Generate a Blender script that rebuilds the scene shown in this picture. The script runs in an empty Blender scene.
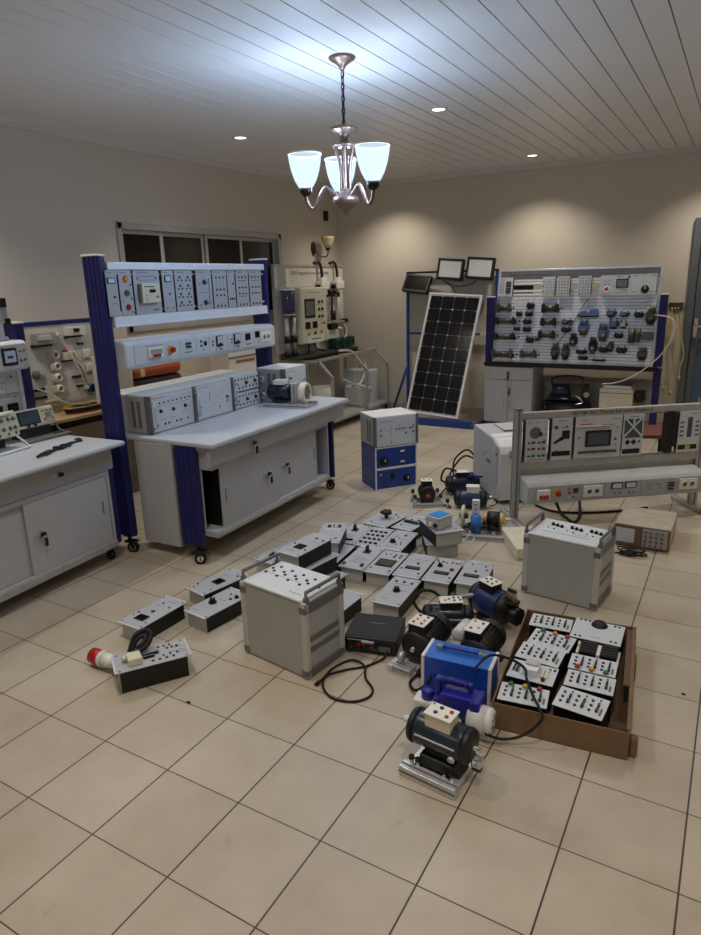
import bpy, bmesh, math, random
from mathutils import Matrix, Vector, Euler
random.seed(7)
PI = math.pi
SC = bpy.context.scene
COL = SC.collection
R = math.radians

# ------------------------------------------------------------------ materials
def lin(c):
    return tuple(((v/255)/12.92 if v/255 <= .04045 else ((v/255+.055)/1.055)**2.4) for v in c)

def nt(name):
    m = bpy.data.materials.new(name); m.use_nodes = True
    t = m.node_tree; t.nodes.clear()
    out = t.nodes.new('ShaderNodeOutputMaterial')
    return m, t, out

def mat(name, rgb, rough=.5, metal=0., var=.08, scale=12., bump=0., coat=0., stretch=None):
    m, t, out = nt(name)
    N, Lk = t.nodes, t.links
    b = N.new('ShaderNodeBsdfPrincipled')
    b.inputs['Roughness'].default_value = rough; b.inputs['Metallic'].default_value = metal
    b.inputs['Coat Weight'].default_value = coat
    tc = N.new('ShaderNodeTexCoord'); no = N.new('ShaderNodeTexNoise')
    no.inputs['Scale'].default_value = scale; no.inputs['Detail'].default_value = 3
    if stretch:
        mp = N.new('ShaderNodeMapping'); mp.inputs['Scale'].default_value = stretch
        Lk.new(tc.outputs['Object'], mp.inputs['Vector']); Lk.new(mp.outputs[0], no.inputs['Vector'])
    else:
        Lk.new(tc.outputs['Object'], no.inputs['Vector'])
    cr = N.new('ShaderNodeValToRGB')
    c = lin(rgb)
    cr.color_ramp.elements[0].position = .3; cr.color_ramp.elements[1].position = .7
    cr.color_ramp.elements[0].color = tuple(v*(1-var) for v in c)+(1,)
    cr.color_ramp.elements[1].color = tuple(min(1, v*(1+var)) for v in c)+(1,)
    Lk.new(no.outputs['Fac'], cr.inputs['Fac']); Lk.new(cr.outputs['Color'], b.inputs['Base Color'])
    if bump:
        bp = N.new('ShaderNodeBump'); bp.inputs['Strength'].default_value = bump; bp.inputs['Distance'].default_value = .004
        Lk.new(no.outputs['Fac'], bp.inputs['Height']); Lk.new(bp.outputs['Normal'], b.inputs['Normal'])
    Lk.new(b.outputs[0], out.inputs[0])
    return m

def emis(name, rgb, s):
    m, t, out = nt(name)
    e = t.nodes.new('ShaderNodeEmission'); e.inputs[0].default_value = lin(rgb)+(1,); e.inputs[1].default_value = s
    t.links.new(e.outputs[0], out.inputs[0]); return m

M = {}
def dm(key, *a, **k): M[key] = mat(key, *a, **k)
dm('white_panel', (200,206,214), .45, var=.03)
dm('grey_panel', (172,176,184), .45, var=.03)
dm('case_grey', (186,188,186), .5, var=.03)
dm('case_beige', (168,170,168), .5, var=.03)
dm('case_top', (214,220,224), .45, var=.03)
dm('trim_grey', (104,106,108), .5, var=.05)
dm('furniture_grey', (176,178,182), .5, var=.04, scale=4)
dm('tabletop_white', (188,194,203), .35, var=.04, scale=3)
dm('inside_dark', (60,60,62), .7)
dm('black', (9,9,10), .55, var=.15)
dm('black_gloss', (14,14,16), .2, var=.1)
dm('rubber', (9,9,10), .7, var=.2)
dm('motor_black', (22,24,28), .45, var=.15, scale=20)
dm('motor_navy', (26,34,56), .3, var=.15, scale=20)
dm('motor_slate', (30,42,56), .28, var=.15, scale=20)
dm('motor_blue', (30,46,96), .35, var=.12)
dm('blue_post', (26,28,98), .4, var=.06)
dm('blue_steel', (28,62,140), .4, var=.08)
dm('blue_case', (22,72,176), .4, var=.05)
dm('blue_case_bright', (28,104,200), .4, var=.05)
dm('blue_pump', (30,34,140), .3, var=.06)
dm('blue_cap', (40,104,180), .35, var=.06)
dm('blue_lid', (30,140,220), .4, var=.08)
dm('alu', (200,202,206), .32, .45, var=.06, scale=30)
dm('alu_dull', (174,174,172), .45, .35, var=.08, scale=20)
dm('alu_white', (228,234,244), .4, .08, var=.04, scale=20)
dm('chrome', (215,215,218), .15, 1., var=.03)
dm('white_plastic', (226,226,222), .4, var=.03)
dm('cream_plastic', (214,208,188), .45, var=.04)
dm('cream_box', (202,202,178), .45, var=.04)
dm('cream_board', (206,200,188), .6, var=.05)
dm('red', (176,22,26), .35, var=.08)
dm('yellow', (214,170,40), .4, var=.08)
dm('amber', (224,140,30), .35, var=.08)
dm('green', (20,120,80), .35, var=.08)
dm('blue_socket', (40,60,150), .35, var=.08)
dm('blue_knob', (36,56,120), .4, var=.08)
dm('white_socket', (230,228,220), .4, var=.03)
dm('mark', (96,100,110), .6, var=.05)
dm('mark_dark', (50,52,58), .6, var=.05)
dm('lcd', (70,84,96), .25, var=.05)
dm('lcd_light', (196,214,228), .3, var=.03)
dm('lcd_green', (96,110,104), .3, var=.05)
dm('meter_face', (196,216,236), .35, var=.03)
dm('orange_case', (178,84,40), .45, var=.1)
dm('brown_case', (64,48,44), .55, var=.1)
dm('wood', (188,160,120), .5, var=.15, scale=6, stretch=(12,1,1))
dm('cardboard', (120,94,70), .85, var=.12, scale=9, bump=.2)
dm('cardboard_in', (100,78,60), .85, var=.1, scale=9)
dm('bronze', (140,116,104), .38, .6, var=.2, scale=40)
dm('bronze_dark', (60,46,42), .4, .7, var=.2, scale=40)
dm('brass', (206,176,112), .4, .2, var=.15, scale=30)
dm('copper', (190,100,60), .3, .8)
dm('wire_white', (220,216,206), .5)
dm('wire_red', (150,34,30), .5)
dm('wire_yellow', (200,170,50), .5)
dm('wire_blue', (30,60,150), .5)
dm('tube_clear', (196,182,130), .25, var=.1)
dm('green_dark', (20,70,56), .4)
dm('seat_red', (104,46,38), .55, var=.1)
dm('printer_grey', (176,178,182), .5, var=.03)
dm('printer_white', (214,214,214), .45, var=.03)
dm('cap_white', (214,216,216), .35, var=.04)
dm('steel_dark', (92,88,80), .35, .7, var=.2, scale=30)
dm('bronze_valve', (80,76,70), .4, .4, var=.25, scale=40)
dm('blue_valve', (72,92,128), .35, .2, var=.15, scale=40)
dm('shade_off', (214,196,150), .4, var=.1)
dm('scope_beige', (172,164,148), .55, var=.12, scale=14)
dm('scope_brown', (120,92,74), .5, var=.08)
dm('door_grey', (92,98,102), .45, var=.05)
dm('window_alu', (178,176,172), .4, .2, var=.05)
dm('smoked', (60,64,70), .3)
dm('cornice', (206,204,200), .6, var=.03)

def glass(name, rgb, tr=.5, rough=.05):
    m, t, out = nt(name)
    N, Lk = t.nodes, t.links
    b = N.new('ShaderNodeBsdfPrincipled'); b.inputs['Base Color'].default_value = lin(rgb)+(1,); b.inputs['Roughness'].default_value = rough
    no = N.new('ShaderNodeTexNoise'); no.inputs['Scale'].default_value = 3
    mr = N.new('ShaderNodeMapRange'); mr.inputs['To Min'].default_value = tr-.04; mr.inputs['To Max'].default_value = tr+.04
    Lk.new(no.outputs['Fac'], mr.inputs['Value'])
    tb = N.new('ShaderNodeBsdfTransparent'); mx = N.new('ShaderNodeMixShader')
    Lk.new(mr.outputs[0], mx.inputs[0]); Lk.new(b.outputs[0], mx.inputs[1]); Lk.new(tb.outputs[0], mx.inputs[2])
    Lk.new(mx.outputs[0], out.inputs[0]); return m
M['window_glass'] = glass('window_glass', (16,15,14), .25, .12)
M['door_glass'] = glass('door_glass', (96,120,140), .35, .1)
M['acrylic'] = glass('acrylic', (190,190,184), .72, .08)
M['tank_white'] = glass('tank_white', (210,208,198), .25, .3)
M['tank_blue'] = glass('tank_blue', (44,56,96), .35, .15)
M['terminal_clear'] = glass('terminal_clear', (170,160,130), .5, .2)

# lit frosted shade of the chandelier
def shade_mat():
    m, t, out = nt('lit_frosted_glass'); N, Lk = t.nodes, t.links
    e = N.new('ShaderNodeEmission'); e.inputs[1].default_value = SHADE_E
    tc = N.new('ShaderNodeTexCoord'); no = N.new('ShaderNodeTexNoise'); no.inputs['Scale'].default_value = 14
    Lk.new(tc.outputs['Object'], no.inputs['Vector'])
    cr = N.new('ShaderNodeValToRGB'); cr.color_ramp.elements[0].color = lin((196,222,246))+(1,); cr.color_ramp.elements[1].color = lin((218,236,250))+(1,)
    Lk.new(no.outputs['Fac'], cr.inputs[0]); Lk.new(cr.outputs[0], e.inputs[0])
    b = N.new('ShaderNodeBsdfTransparent'); b.inputs[0].default_value = (.9, .96, 1, 1)
    mx = N.new('ShaderNodeMixShader'); mx.inputs[0].default_value = .82
    Lk.new(e.outputs[0], mx.inputs[1]); Lk.new(b.outputs[0], mx.inputs[2]); Lk.new(mx.outputs[0], out.inputs[0]); return m
SHADE_E = 2.0
M['shade'] = shade_mat()
M['shade_rim'] = mat('shade_rim', (236,226,190), .4)
M['down_glow'] = emis('downlight_glow', (255,236,200), 5.0)

def floor_mat():
    m, t, out = nt('floor_tiles'); N, Lk = t.nodes, t.links
    b = N.new('ShaderNodeBsdfPrincipled')
    tc = N.new('ShaderNodeTexCoord')
    mp = N.new('ShaderNodeMapping'); mp.vector_type = 'POINT'
    S = .33
    mp.inputs['Location'].default_value = (6.9111485, -3.17373057, 0); mp.inputs['Scale'].default_value = (1/S, 1/S, 1)
    Lk.new(tc.outputs['Object'], mp.inputs['Vector'])
    sp = N.new('ShaderNodeSeparateXYZ'); Lk.new(mp.outputs[0], sp.inputs[0])
    def math_(op, a, bb=None, c=None):
        n = N.new('ShaderNodeMath'); n.operation = op
        for i, v in enumerate((a, bb, c)):
            if v is None: continue
            if isinstance(v, (int, float)): n.inputs[i].default_value = v
            else: Lk.new(v, n.inputs[i])
        return n.outputs[0]
    def edge(ax):
        f = math_('FRACT', ax); d = math_('ABSOLUTE', math_('SUBTRACT', f, .5))
        return d
    dx, dy = edge(sp.outputs[0]), edge(sp.outputs[1])
    gx = math_('GREATER_THAN', dx, .5-.0085); gy = math_('GREATER_THAN', dy, .5-.0060)
    g = math_('MAXIMUM', gx, gy)
    fx, fy = math_('FLOOR', sp.outputs[0]), math_('FLOOR', sp.outputs[1])
    cb = N.new('ShaderNodeCombineXYZ'); Lk.new(fx, cb.inputs[0]); Lk.new(fy, cb.inputs[1])
    wn = N.new('ShaderNodeTexWhiteNoise'); Lk.new(cb.outputs[0], wn.inputs[0])
    no = N.new('ShaderNodeTexNoise'); no.inputs['Scale'].default_value = 2.6; no.inputs['Detail'].default_value = 7; no.inputs['Roughness'].default_value = .6
    Lk.new(tc.outputs['Object'], no.inputs['Vector'])
    add = math_('ADD', math_('MULTIPLY', wn.outputs[0], .18), math_('MULTIPLY', no.outputs['Fac'], .9))
    cr = N.new('ShaderNodeValToRGB')
    cr.color_ramp.elements[0].position = .3; cr.color_ramp.elements[0].color = lin((164,152,135))+(1,)
    cr.color_ramp.elements[1].position = .72; cr.color_ramp.elements[1].color = lin((188,179,162))+(1,)
    Lk.new(add, cr.inputs[0])
    # small smudges and scuffs
    n2 = N.new('ShaderNodeTexNoise'); n2.inputs['Scale'].default_value = 5.5; n2.inputs['Detail'].default_value = 9; n2.inputs['Roughness'].default_value = .75
    Lk.new(tc.outputs['Object'], n2.inputs['Vector'])
    c2 = N.new('ShaderNodeValToRGB'); c2.color_ramp.elements[0].position = .62; c2.color_ramp.elements[0].color = (0,0,0,1)
    c2.color_ramp.elements[1].position = .78; c2.color_ramp.elements[1].color = (.55,.55,.55,1)
    Lk.new(n2.outputs['Fac'], c2.inputs[0])
    mx0 = N.new('ShaderNodeMixRGB'); mx0.inputs[2].default_value = lin((130,110,88))+(1,)
    Lk.new(c2.outputs[0], mx0.inputs[0]); Lk.new(cr.outputs[0], mx0.inputs[1])
    mx = N.new('ShaderNodeMixRGB'); mx.inputs[2].default_value = lin((58,44,36))+(1,)
    Lk.new(g, mx.inputs[0]); Lk.new(mx0.outputs[0], mx.inputs[1]); Lk.new(mx.outputs[0], b.inputs['Base Color'])
    rr = N.new('ShaderNodeMapRange'); rr.inputs['To Min'].default_value = .32; rr.inputs['To Max'].default_value = .5
    Lk.new(no.outputs['Fac'], rr.inputs['Value']); Lk.new(rr.outputs[0], b.inputs['Roughness'])
    bp = N.new('ShaderNodeBump'); bp.inputs['Strength'].default_value = .25; bp.inputs['Distance'].default_value = .002; bp.invert = True
    Lk.new(g, bp.inputs['Height']); Lk.new(bp.outputs[0], b.inputs['Normal'])
    Lk.new(b.outputs[0], out.inputs[0]); return m

def ceiling_mat():
    # pale plank ceiling: dark groove between planks running along Y
    m, t, out = nt('ceiling_planks'); N, Lk = t.nodes, t.links
    b = N.new('ShaderNodeBsdfPrincipled'); b.inputs['Roughness'].default_value = .35
    tc = N.new('ShaderNodeTexCoord'); no = N.new('ShaderNodeTexNoise'); no.inputs['Scale'].default_value = 1.5; no.inputs['Detail'].default_value = 4
    Lk.new(tc.outputs['Object'], no.inputs['Vector'])
    cr = N.new('ShaderNodeValToRGB'); cr.color_ramp.elements[0].color = lin((224,224,226))+(1,); cr.color_ramp.elements[1].color = lin((238,238,240))+(1,)
    Lk.new(no.outputs['Fac'], cr.inputs[0]); Lk.new(cr.outputs[0], b.inputs['Base Color'])
    Lk.new(b.outputs[0], out.inputs[0]); return m
M['floor'] = floor_mat(); M['ceiling'] = ceiling_mat()
dm('wall_paint', (204,195,179), .75, var=.03, scale=1.2)
dm('groove', (110,110,112), .8)

# ------------------------------------------------------------------ mesh builder
class MB:
    def __init__(s): s.bm = bmesh.new(); s.mats = []
    def _mi(s, m):
        if m not in s.mats: s.mats.append(m)
        return s.mats.index(m)
    def _fin(s, vs, m, smooth=False, rot=None, piv=None):
        if rot is not None:
            p = Vector(piv) if piv is not None else Vector((0,0,0))
            for v in vs: v.co = rot @ (v.co-p) + p
        i = s._mi(m)
        for f in {f for v in vs for f in v.link_faces}:
            f.material_index = i; f.smooth = smooth
        return vs
    def box(s, c, d, m, bev=0, rot=None, seg=2):
        g = bmesh.ops.create_cube(s.bm, size=1)['verts']
        for v in g: v.co = Vector((v.co.x*d[0], v.co.y*d[1], v.co.z*d[2]))
        if bev:
            e = list({e for v in g for e in v.link_edges})
            r = bmesh.ops.bevel(s.bm, geom=e, offset=min(bev, .49*min(d)), segments=seg, affect='EDGES', profile=.5)
            vs = set(g) & set(s.bm.verts) if False else None
            g = list({v for f in r['faces'] for v in f.verts} | {v for v in g if v.is_valid})
        for v in g:
            if rot is not None: v.co = rot @ v.co
            v.co += Vector(c)
        return s._fin(g, m)
    def b2(s, lo, hi, m, bev=0):
        return s.box([(a+b)/2 for a, b in zip(lo, hi)], [abs(b-a) for a, b in zip(lo, hi)], m, bev)
    def cyl(s, a, b, r, m, r2=None, seg=20, smooth=True, caps=True):
        a, b = Vector(a), Vector(b); d = b-a
        g = bmesh.ops.create_cone(s.bm, cap_ends=caps, segments=seg, radius1=r, radius2=r if r2 is None else r2, depth=d.length)['verts']
        q = d.to_track_quat('Z', 'Y'); mid = (a+b)/2
        for v in g: v.co = q @ v.co + mid
        s._fin(g, m, smooth)
        for f in {f for v in g for f in v.link_faces}:
            if len(f.verts) > 4: f.smooth = False
        return g
    def sph(s, c, r, m, sc=(1,1,1), seg=16):
        g = bmesh.ops.create_uvsphere(s.bm, u_segments=seg, v_segments=max(6, seg//2), radius=r)['verts']
        for v in g: v.co = Vector((v.co.x*sc[0], v.co.y*sc[1], v.co.z*sc[2])) + Vector(c)
        return s._fin(g, m, True)
    def lathe(s, prof, m, c=(0,0,0), axis=None, seg=28, flute=0, nf=0, caps=True):
        # profile of (radius, height) spun round z, then turned to axis
        q = Vector(axis).to_track_quat('Z', 'Y') if axis is not None else None
        rings = []
        for r, z in prof:
            ring = []
            for k in range(seg):
                a = 2*PI*k/seg; rr = r*(1+flute*math.cos(nf*a)) if flute else r
                v = Vector((rr*math.cos(a), rr*math.sin(a), z))
                if q: v = q @ v
                ring.append(s.bm.verts.new(v+Vector(c)))
            rings.append(ring)
        i = s._mi(m)
        for A, B in zip(rings, rings[1:]):
            for k in range(seg):
                f = s.bm.faces.new((A[k], A[(k+1)%seg], B[(k+1)%seg], B[k])); f.material_index = i; f.smooth = True
        for ring, rz in () if not caps else ((rings[0][::-1], prof[0]), (rings[-1], prof[-1])):
            if rz[0] > 1e-4:
                f = s.bm.faces.new(ring); f.material_index = i
    def tube(s, pts, r, m, seg=8, n=0, closed=False):
        P = [Vector(p) for p in pts]
        if n: P = spline(P, n)
        i = s._mi(m); rings = []
        up = Vector((0,0,1))
        for k, p in enumerate(P):
            d = (P[min(k+1, len(P)-1)] - P[max(k-1, 0)])
            if d.length < 1e-9: d = Vector((1,0,0))
            d.normalize()
            if k == 0: nrm = d.orthogonal().normalized()
            else:
                nrm = nrm - d*nrm.dot(d)
                nrm = nrm.normalized() if nrm.length > 1e-6 else d.orthogonal().normalized()
            bi = d.cross(nrm)
            rr = r[k*(len(r)-1)//max(1, len(P)-1)] if isinstance(r, (list, tuple)) else r
            rings.append([s.bm.verts.new(p+(nrm*math.cos(2*PI*j/seg)+bi*math.sin(2*PI*j/seg))*rr) for j in range(seg)])
        for A, B in zip(rings, rings[1:]):
            for k in range(seg):
                f = s.bm.faces.new((A[k], A[(k+1)%seg], B[(k+1)%seg], B[k])); f.material_index = i; f.smooth = True
        for ring in (rings[0][::-1], rings[-1]):
            f = s.bm.faces.new(ring); f.material_index = i
    def prism(s, poly, ax, a, b, m, bev=0):
        # polygon in the plane across axis ax ('x': (y,z), 'y': (x,z), 'z': (x,y)) swept from a to b
        def P(u, v, w): return {'x': (w,u,v), 'y': (u,w,v), 'z': (u,v,w)}[ax]
        A = [s.bm.verts.new(P(u, v, a)) for u, v in poly]; B = [s.bm.verts.new(P(u, v, b)) for u, v in poly]
        n = len(poly); fs = [s.bm.faces.new(A), s.bm.faces.new(B[::-1])]
        for k in range(n): fs.append(s.bm.faces.new((A[k], B[k], B[(k+1)%n], A[(k+1)%n])))
        bmesh.ops.recalc_face_normals(s.bm, faces=fs)
        g = A+B
        if bev:
            e = list({e for v in g for e in v.link_edges})
            r = bmesh.ops.bevel(s.bm, geom=e, offset=bev, segments=2, affect='EDGES', profile=.5)
            g = list({v for f in r['faces'] for v in f.verts} | {v for v in g if v.is_valid})
        return s._fin(g, m)
    def mesh(s, name):
        bmesh.ops.recalc_face_normals(s.bm, faces=list(s.bm.faces))
        me = bpy.data.meshes.new(name); s.bm.to_mesh(me); s.bm.free()
        for m in s.mats: me.materials.append(M[m] if isinstance(m, str) else m)
        return me
    def pieces(s):
        """groups of connected islands that lie apart from one another"""
        left = set(s.bm.faces); isl = []
        while left:
            st = [left.pop()]; fs = []
            while st:
                f = st.pop(); fs.append(f)
                for v in f.verts:
                    for g in v.link_faces:
                        if g in left: left.remove(g); st.append(g)
            vs = {v for f in fs for v in f.verts}
            lo = [min(v.co[k] for v in vs)-.0015 for k in range(3)]; hi = [max(v.co[k] for v in vs)+.0015 for k in range(3)]
            isl.append((fs, lo, hi))
        par = list(range(len(isl)))
        def root(i):
            while par[i] != i: i = par[i]
            return i
        for i in range(len(isl)):
            for j in range(i):
                if all(isl[i][1][k] <= isl[j][2][k] and isl[j][1][k] <= isl[i][2][k] for k in range(3)): par[root(i)] = root(j)
        out = {}
        for i in range(len(isl)): out.setdefault(root(i), []).extend(isl[i][0])
        return list(out.values())
    def build(s, name, parent=None, loc=None, mtx=None):
        if parent is None or name in KEEP_WHOLE: return link(name, s.mesh(name), parent, loc, mtx)
        P = s.pieces()
        if len(P) == 1: return link(name, s.mesh(name), parent, loc, mtx)
        P.sort(key=lambda fs: -sum(f.calc_area() for f in fs)); obs = []
        for fs in P:                                   # each separate piece becomes a part of its own
            q = MB(); q.mats = s.mats; mp = {}
            for f in fs:
                nv = []
                for v in f.verts:
                    if v not in mp: mp[v] = q.bm.verts.new(v.co)
                    nv.append(mp[v])
                nf = q.bm.faces.new(nv); nf.material_index = f.material_index; nf.smooth = f.smooth
            obs.append(link(name, q.mesh(name), parent, loc, mtx))
        s.bm.free(); return obs[0]
KEEP_WHOLE = {'printed_marks', 'black_wiring', 'white_wiring', 'cell_sheet', 'slotted_plate'}

def spline(P, n):
    out = []
    Q = [P[0]]+P+[P[-1]]
    for i in range(1, len(Q)-2):
        p0, p1, p2, p3 = Q[i-1], Q[i], Q[i+1], Q[i+2]
        for k in range(n):
            t = k/n
            out.append(.5*((2*p1)+(-p0+p2)*t+(2*p0-5*p1+4*p2-p3)*t*t+(-p0+3*p1-3*p2+p3)*t**3))
    out.append(P[-1]); return out

def link(name, me, parent=None, loc=None, mtx=None):
    o = bpy.data.objects.new(name, me); COL.objects.link(o)
    if parent: o.parent = parent
    if mtx is not None: o.matrix_basis = mtx
    elif loc is not None: o.location = loc
    return o

def tag(o, label, cat, group=None, kind=None):
    o['label'] = label; o['category'] = cat
    if group: o['group'] = group
    if kind: o['kind'] = kind
    return o

def thing(name, label, cat, loc=(0,0,0), rz=0, group=None, mtx=None):
    o = bpy.data.objects.new(name, None); COL.objects.link(o); o.empty_display_size = .05
    if mtx is not None: o.matrix_basis = mtx
    else: o.location = loc; o.rotation_euler = (0, 0, R(rz))
    return tag(o, label, cat, group)

def struct(o): o['kind'] = 'structure'; return o

def fr(origin, right, up):
    r = Vector(right).normalized(); u = Vector(up); u = (u-r*u.dot(r)).normalized(); n = r.cross(u)
    m = Matrix.Identity(4)
    for i, v in enumerate((r, u, n, Vector(origin))):
        for j in range(3): m[j][i] = v[j]
    return m
def face_front(x, y, z): return fr((x, y, z), (1,0,0), (0,0,1))      # plane facing local -y

# ------------------------------------------------------------------ small shared parts
CACHE = {}
def shared(key, fn):
    if key not in CACHE: CACHE[key] = fn()
    return CACHE[key]
def me_socket(col, r):
    def f():
        m = MB(); m.cyl((0,0,0), (0,0,.004), r, col, seg=12); m.cyl((0,0,.003), (0,0,.0046), r*.45, 'black_gloss' if col != 'black' else 'trim_grey', seg=8); return m.mesh('socket')
    return shared(('s', col, r), f)
def me_knob(col, r, h):
    def f():
        m = MB(); m.cyl((0,0,0), (0,0,h*.25), r*1.15, col, seg=18); m.cyl((0,0,h*.25), (0,0,h), r*.85, col, r2=r*.72, seg=18)
        m.box((0, r*.35, h), (r*.22, r*.8, h*.12), 'white_plastic'); return m.mesh('knob')
    return shared(('k', col, r, h), f)
def me_button(col, r):
    def f():
        m = MB(); m.cyl((0,0,0), (0,0,.006), r*1.2, 'chrome', seg=18); m.cyl((0,0,.006), (0,0,.014), r, col, r2=r*.85, seg=18); return m.mesh('push_button')
    return shared(('b', col, r), f)
def me_display(w, h, col):
    def f():
        m = MB(); m.box((0,0,.003), (w, h, .006), 'black', .0015); m.box((0,0,.0063), (w*.8, h*.74, .001), col); return m.mesh('display')
    return shared(('d', w, h, col), f)
def me_term(w, h, col):
    def f():
        m = MB(); m.box((0,0,.005), (w, h, .010), col, .001)
        n = max(1, int(max(w, h)/.009))
        for k in range(n):
            t = (k+.5)/n-.5
            p = (t*w, 0, .0102) if w > h else (0, t*h, .0102)
            m.cyl(p, (p[0], p[1], .0112), min(w, h)*.3, 'trim_grey' if col.startswith('black') else 'black', seg=8)
        return m.mesh('terminal_block')
    return shared(('t', w, h, col), f)
def me_rotary(col):
    def f():
        m = MB(); m.box((0,0,.004), (.042, .042, .008), col, .002); m.cyl((0,0,.008), (0,0,.022), .013, 'black', seg=14); m.box((0,0,.03), (.011, .036, .026), 'black', .003); return m.mesh('rotary_switch')
    return shared(('r', col), f)
def me_breaker():
    def f():
        m = MB(); m.box((0,0,.012), (.054, .05, .024), 'white_plastic', .002); m.box((0,0,.027), (.054, .022, .014), 'white_plastic', .002)
        for k in (-1, 0, 1): m.box((k*.017, -.002, .036), (.008, .012, .010), 'red', .001)
        return m.mesh('breaker')
    return shared('breaker', f)
def me_estop():
    def f():
        m = MB(); m.cyl((0,0,0), (0,0,.006), .026, 'yellow', seg=20); m.cyl((0,0,.006), (0,0,.022), .012, 'yellow', seg=16); m.cyl((0,0,.022), (0,0,.034), .020, 'red', r2=.018, seg=20); return m.mesh('emergency_stop')
    return shared('estop', f)
def me_outlet(n=2):
    def f():
        m = MB(); w = .06*n; m.box((0,0,.004), (w+.02, .08, .008), 'white_plastic', .003)
        for k in range(n):
            x = (k-(n-1)/2)*.055
            m.lathe([(.022,.008),(.021,.012),(.018,.012),(.0175,.004)], 'white_plastic', (x,0,0), seg=18); m.cyl((x,0,.0081), (x,0,.009), .0172, 'trim_grey', seg=18)
            for q in (-1, 1): m.cyl((x+q*.007,0,.009), (x+q*.007,0,.0098), .003, 'black', seg=8)
        return m.mesh('socket_outlet')
    return shared(('outlet', n), f)
def me_meter():
    def f():
        m = MB(); m.box((0,0,.006), (.066, .076, .012), 'black', .002); m.box((0,.006,.0125), (.056, .056, .001), 'meter_face'); m.box((.004,-.002,.0133), (.0015, .04, .0006), 'black', rot=Matrix.Rotation(R(30), 3, 'Z')); m.box((0,-.018,.0133), (.03,.012,.0006), 'black'); return m.mesh('analog_meter')
    return shared('meter', f)

def feats(parent, L, z=0.):
    """controls of a front panel: each one a part of its own; printed lines joined in one mesh"""
    pm = None
    for f in L:
        k = f[0]
        if k == 's': link('socket', me_socket(f[3] if len(f) > 3 else 'black', f[4] if len(f) > 4 else .0055), parent, (f[1], f[2], z))
        elif k == 'k': link('knob', me_knob(f[4] if len(f) > 4 else 'black', f[3], f[5] if len(f) > 5 else f[3]*1.4), parent, (f[1], f[2], z))
        elif k == 'b': link('push_button', me_button(f[4], f[3]), parent, (f[1], f[2], z))
        elif k == 'd': link('display', me_display(f[3], f[4], f[5] if len(f) > 5 else 'lcd'), parent, (f[1], f[2], z))
        elif k == 't': link('terminal_block', me_term(f[3], f[4], f[5] if len(f) > 5 else 'black'), parent, (f[1], f[2], z))
        elif k == 'r': link('rotary_switch', me_rotary(f[3] if len(f) > 3 else 'blue_knob'), parent, (f[1], f[2], z))
        elif k == 'cb': link('breaker', me_breaker(), parent, (f[1], f[2], z))
        elif k == 'e': link('emergency_stop', me_estop(), parent, (f[1], f[2], z))
        elif k == 'o': link('socket_outlet', me_outlet(f[3]), parent, (f[1], f[2], z))
        elif k == 'm': link('analog_meter', me_meter(), parent, (f[1], f[2], z))
        elif k == 'l':
            if pm is None: pm = MB()
            pm.box((f[1], f[2], z+.0004), (f[3], f[4], .0008), f[5] if len(f) > 5 else 'mark')
    if pm: pm.build('printed_marks', parent)

def text(s, size, parent, mtx, m='mark_dark', name='lettering', width=None):
    cu = bpy.data.curves.new('lettering', 'FONT'); cu.body = s; cu.size = size; cu.align_x = 'CENTER'; cu.align_y = 'CENTER'; cu.extrude = .0004
    o = bpy.data.objects.new('tmp', cu); COL.objects.link(o)
    bpy.context.view_layer.update()
    me = bpy.data.meshes.new_from_object(o.evaluated_get(bpy.context.evaluated_depsgraph_get()))
    w = max(v.co.x for v in me.vertices)-min(v.co.x for v in me.vertices)
    if width:
        for v in me.vertices: v.co.x *= width/w
    bpy.data.objects.remove(o); bpy.data.curves.remove(cu)
    me.materials.clear(); me.materials.append(M[m]); me.name = name
    return link(name, me, parent, mtx=mtx)

def grid(x0, x1, nx, y0, y1, ny, col='black', r=.0055):
    return [('s', x0+(x1-x0)*(i/(nx-1) if nx > 1 else .5), y0+(y1-y0)*(j/(ny-1) if ny > 1 else .5), col, r) for i in range(nx) for j in range(ny)]

def caster(parent, x, y, ang=0, r=.03, off=(0,-.0), z0=None):
    """swivel caster hanging below (x,y): fork and wheel; wheel rests on the floor"""
    ox, oy = off
    m = MB(); m.box((x, y, .098), (.05,.05,.006), 'black'); m.cyl((x,y,.075), (x,y,.096), .012, 'black', seg=12)
    m.box((x+ox*.6, y+oy*.6, .07), (.034+abs(ox)*.8, .034+abs(oy)*.8, .012), 'black', .003)
    d = Vector((math.cos(ang), math.sin(ang), 0))
    for s in (-1, 1):
        c = Vector((x+ox, y+oy, .05))+d*s*.0175
        m.box(c, (.005 if abs(d.x) > .5 else .028, .005 if abs(d.y) > .5 else .028, .052), 'black', .001)
    o = m.build('caster', parent)
    w = MB(); c = Vector((x+ox, y+oy, r))
    w.cyl(c-d*.011, c+d*.011, r, 'rubber', seg=22); w.cyl(c-d*.0135, c+d*.0135, r*.55, 'chrome', seg=16); w.build('wheel', o)
    return o

# ================================================================== ROOM
XL, XR, YB, YF, HC = -4.78, 2.2, 7.95, -2.0, 2.89
m = MB(); m.b2((XL-.1, YF-.1, -.1), (XR+.1, YB+.1, 0), 'floor'); struct(m.build('floor'))
m = MB()
m.b2((XL-.1, YF-.1, HC+.006), (XR+.1, YB+.1, HC+.1), 'groove')
x = -1.6265-.1462*22
while x < XR:                                   # planks with a thin open joint between them
    a, b = max(x+.0035, XL), min(x+.1462-.0035, XR)
    if b > a+.01: m.b2((a, YF, HC), (b, YB, HC+.008), 'ceiling')
    x += .1462
struct(m.build('ceiling'))
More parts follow.
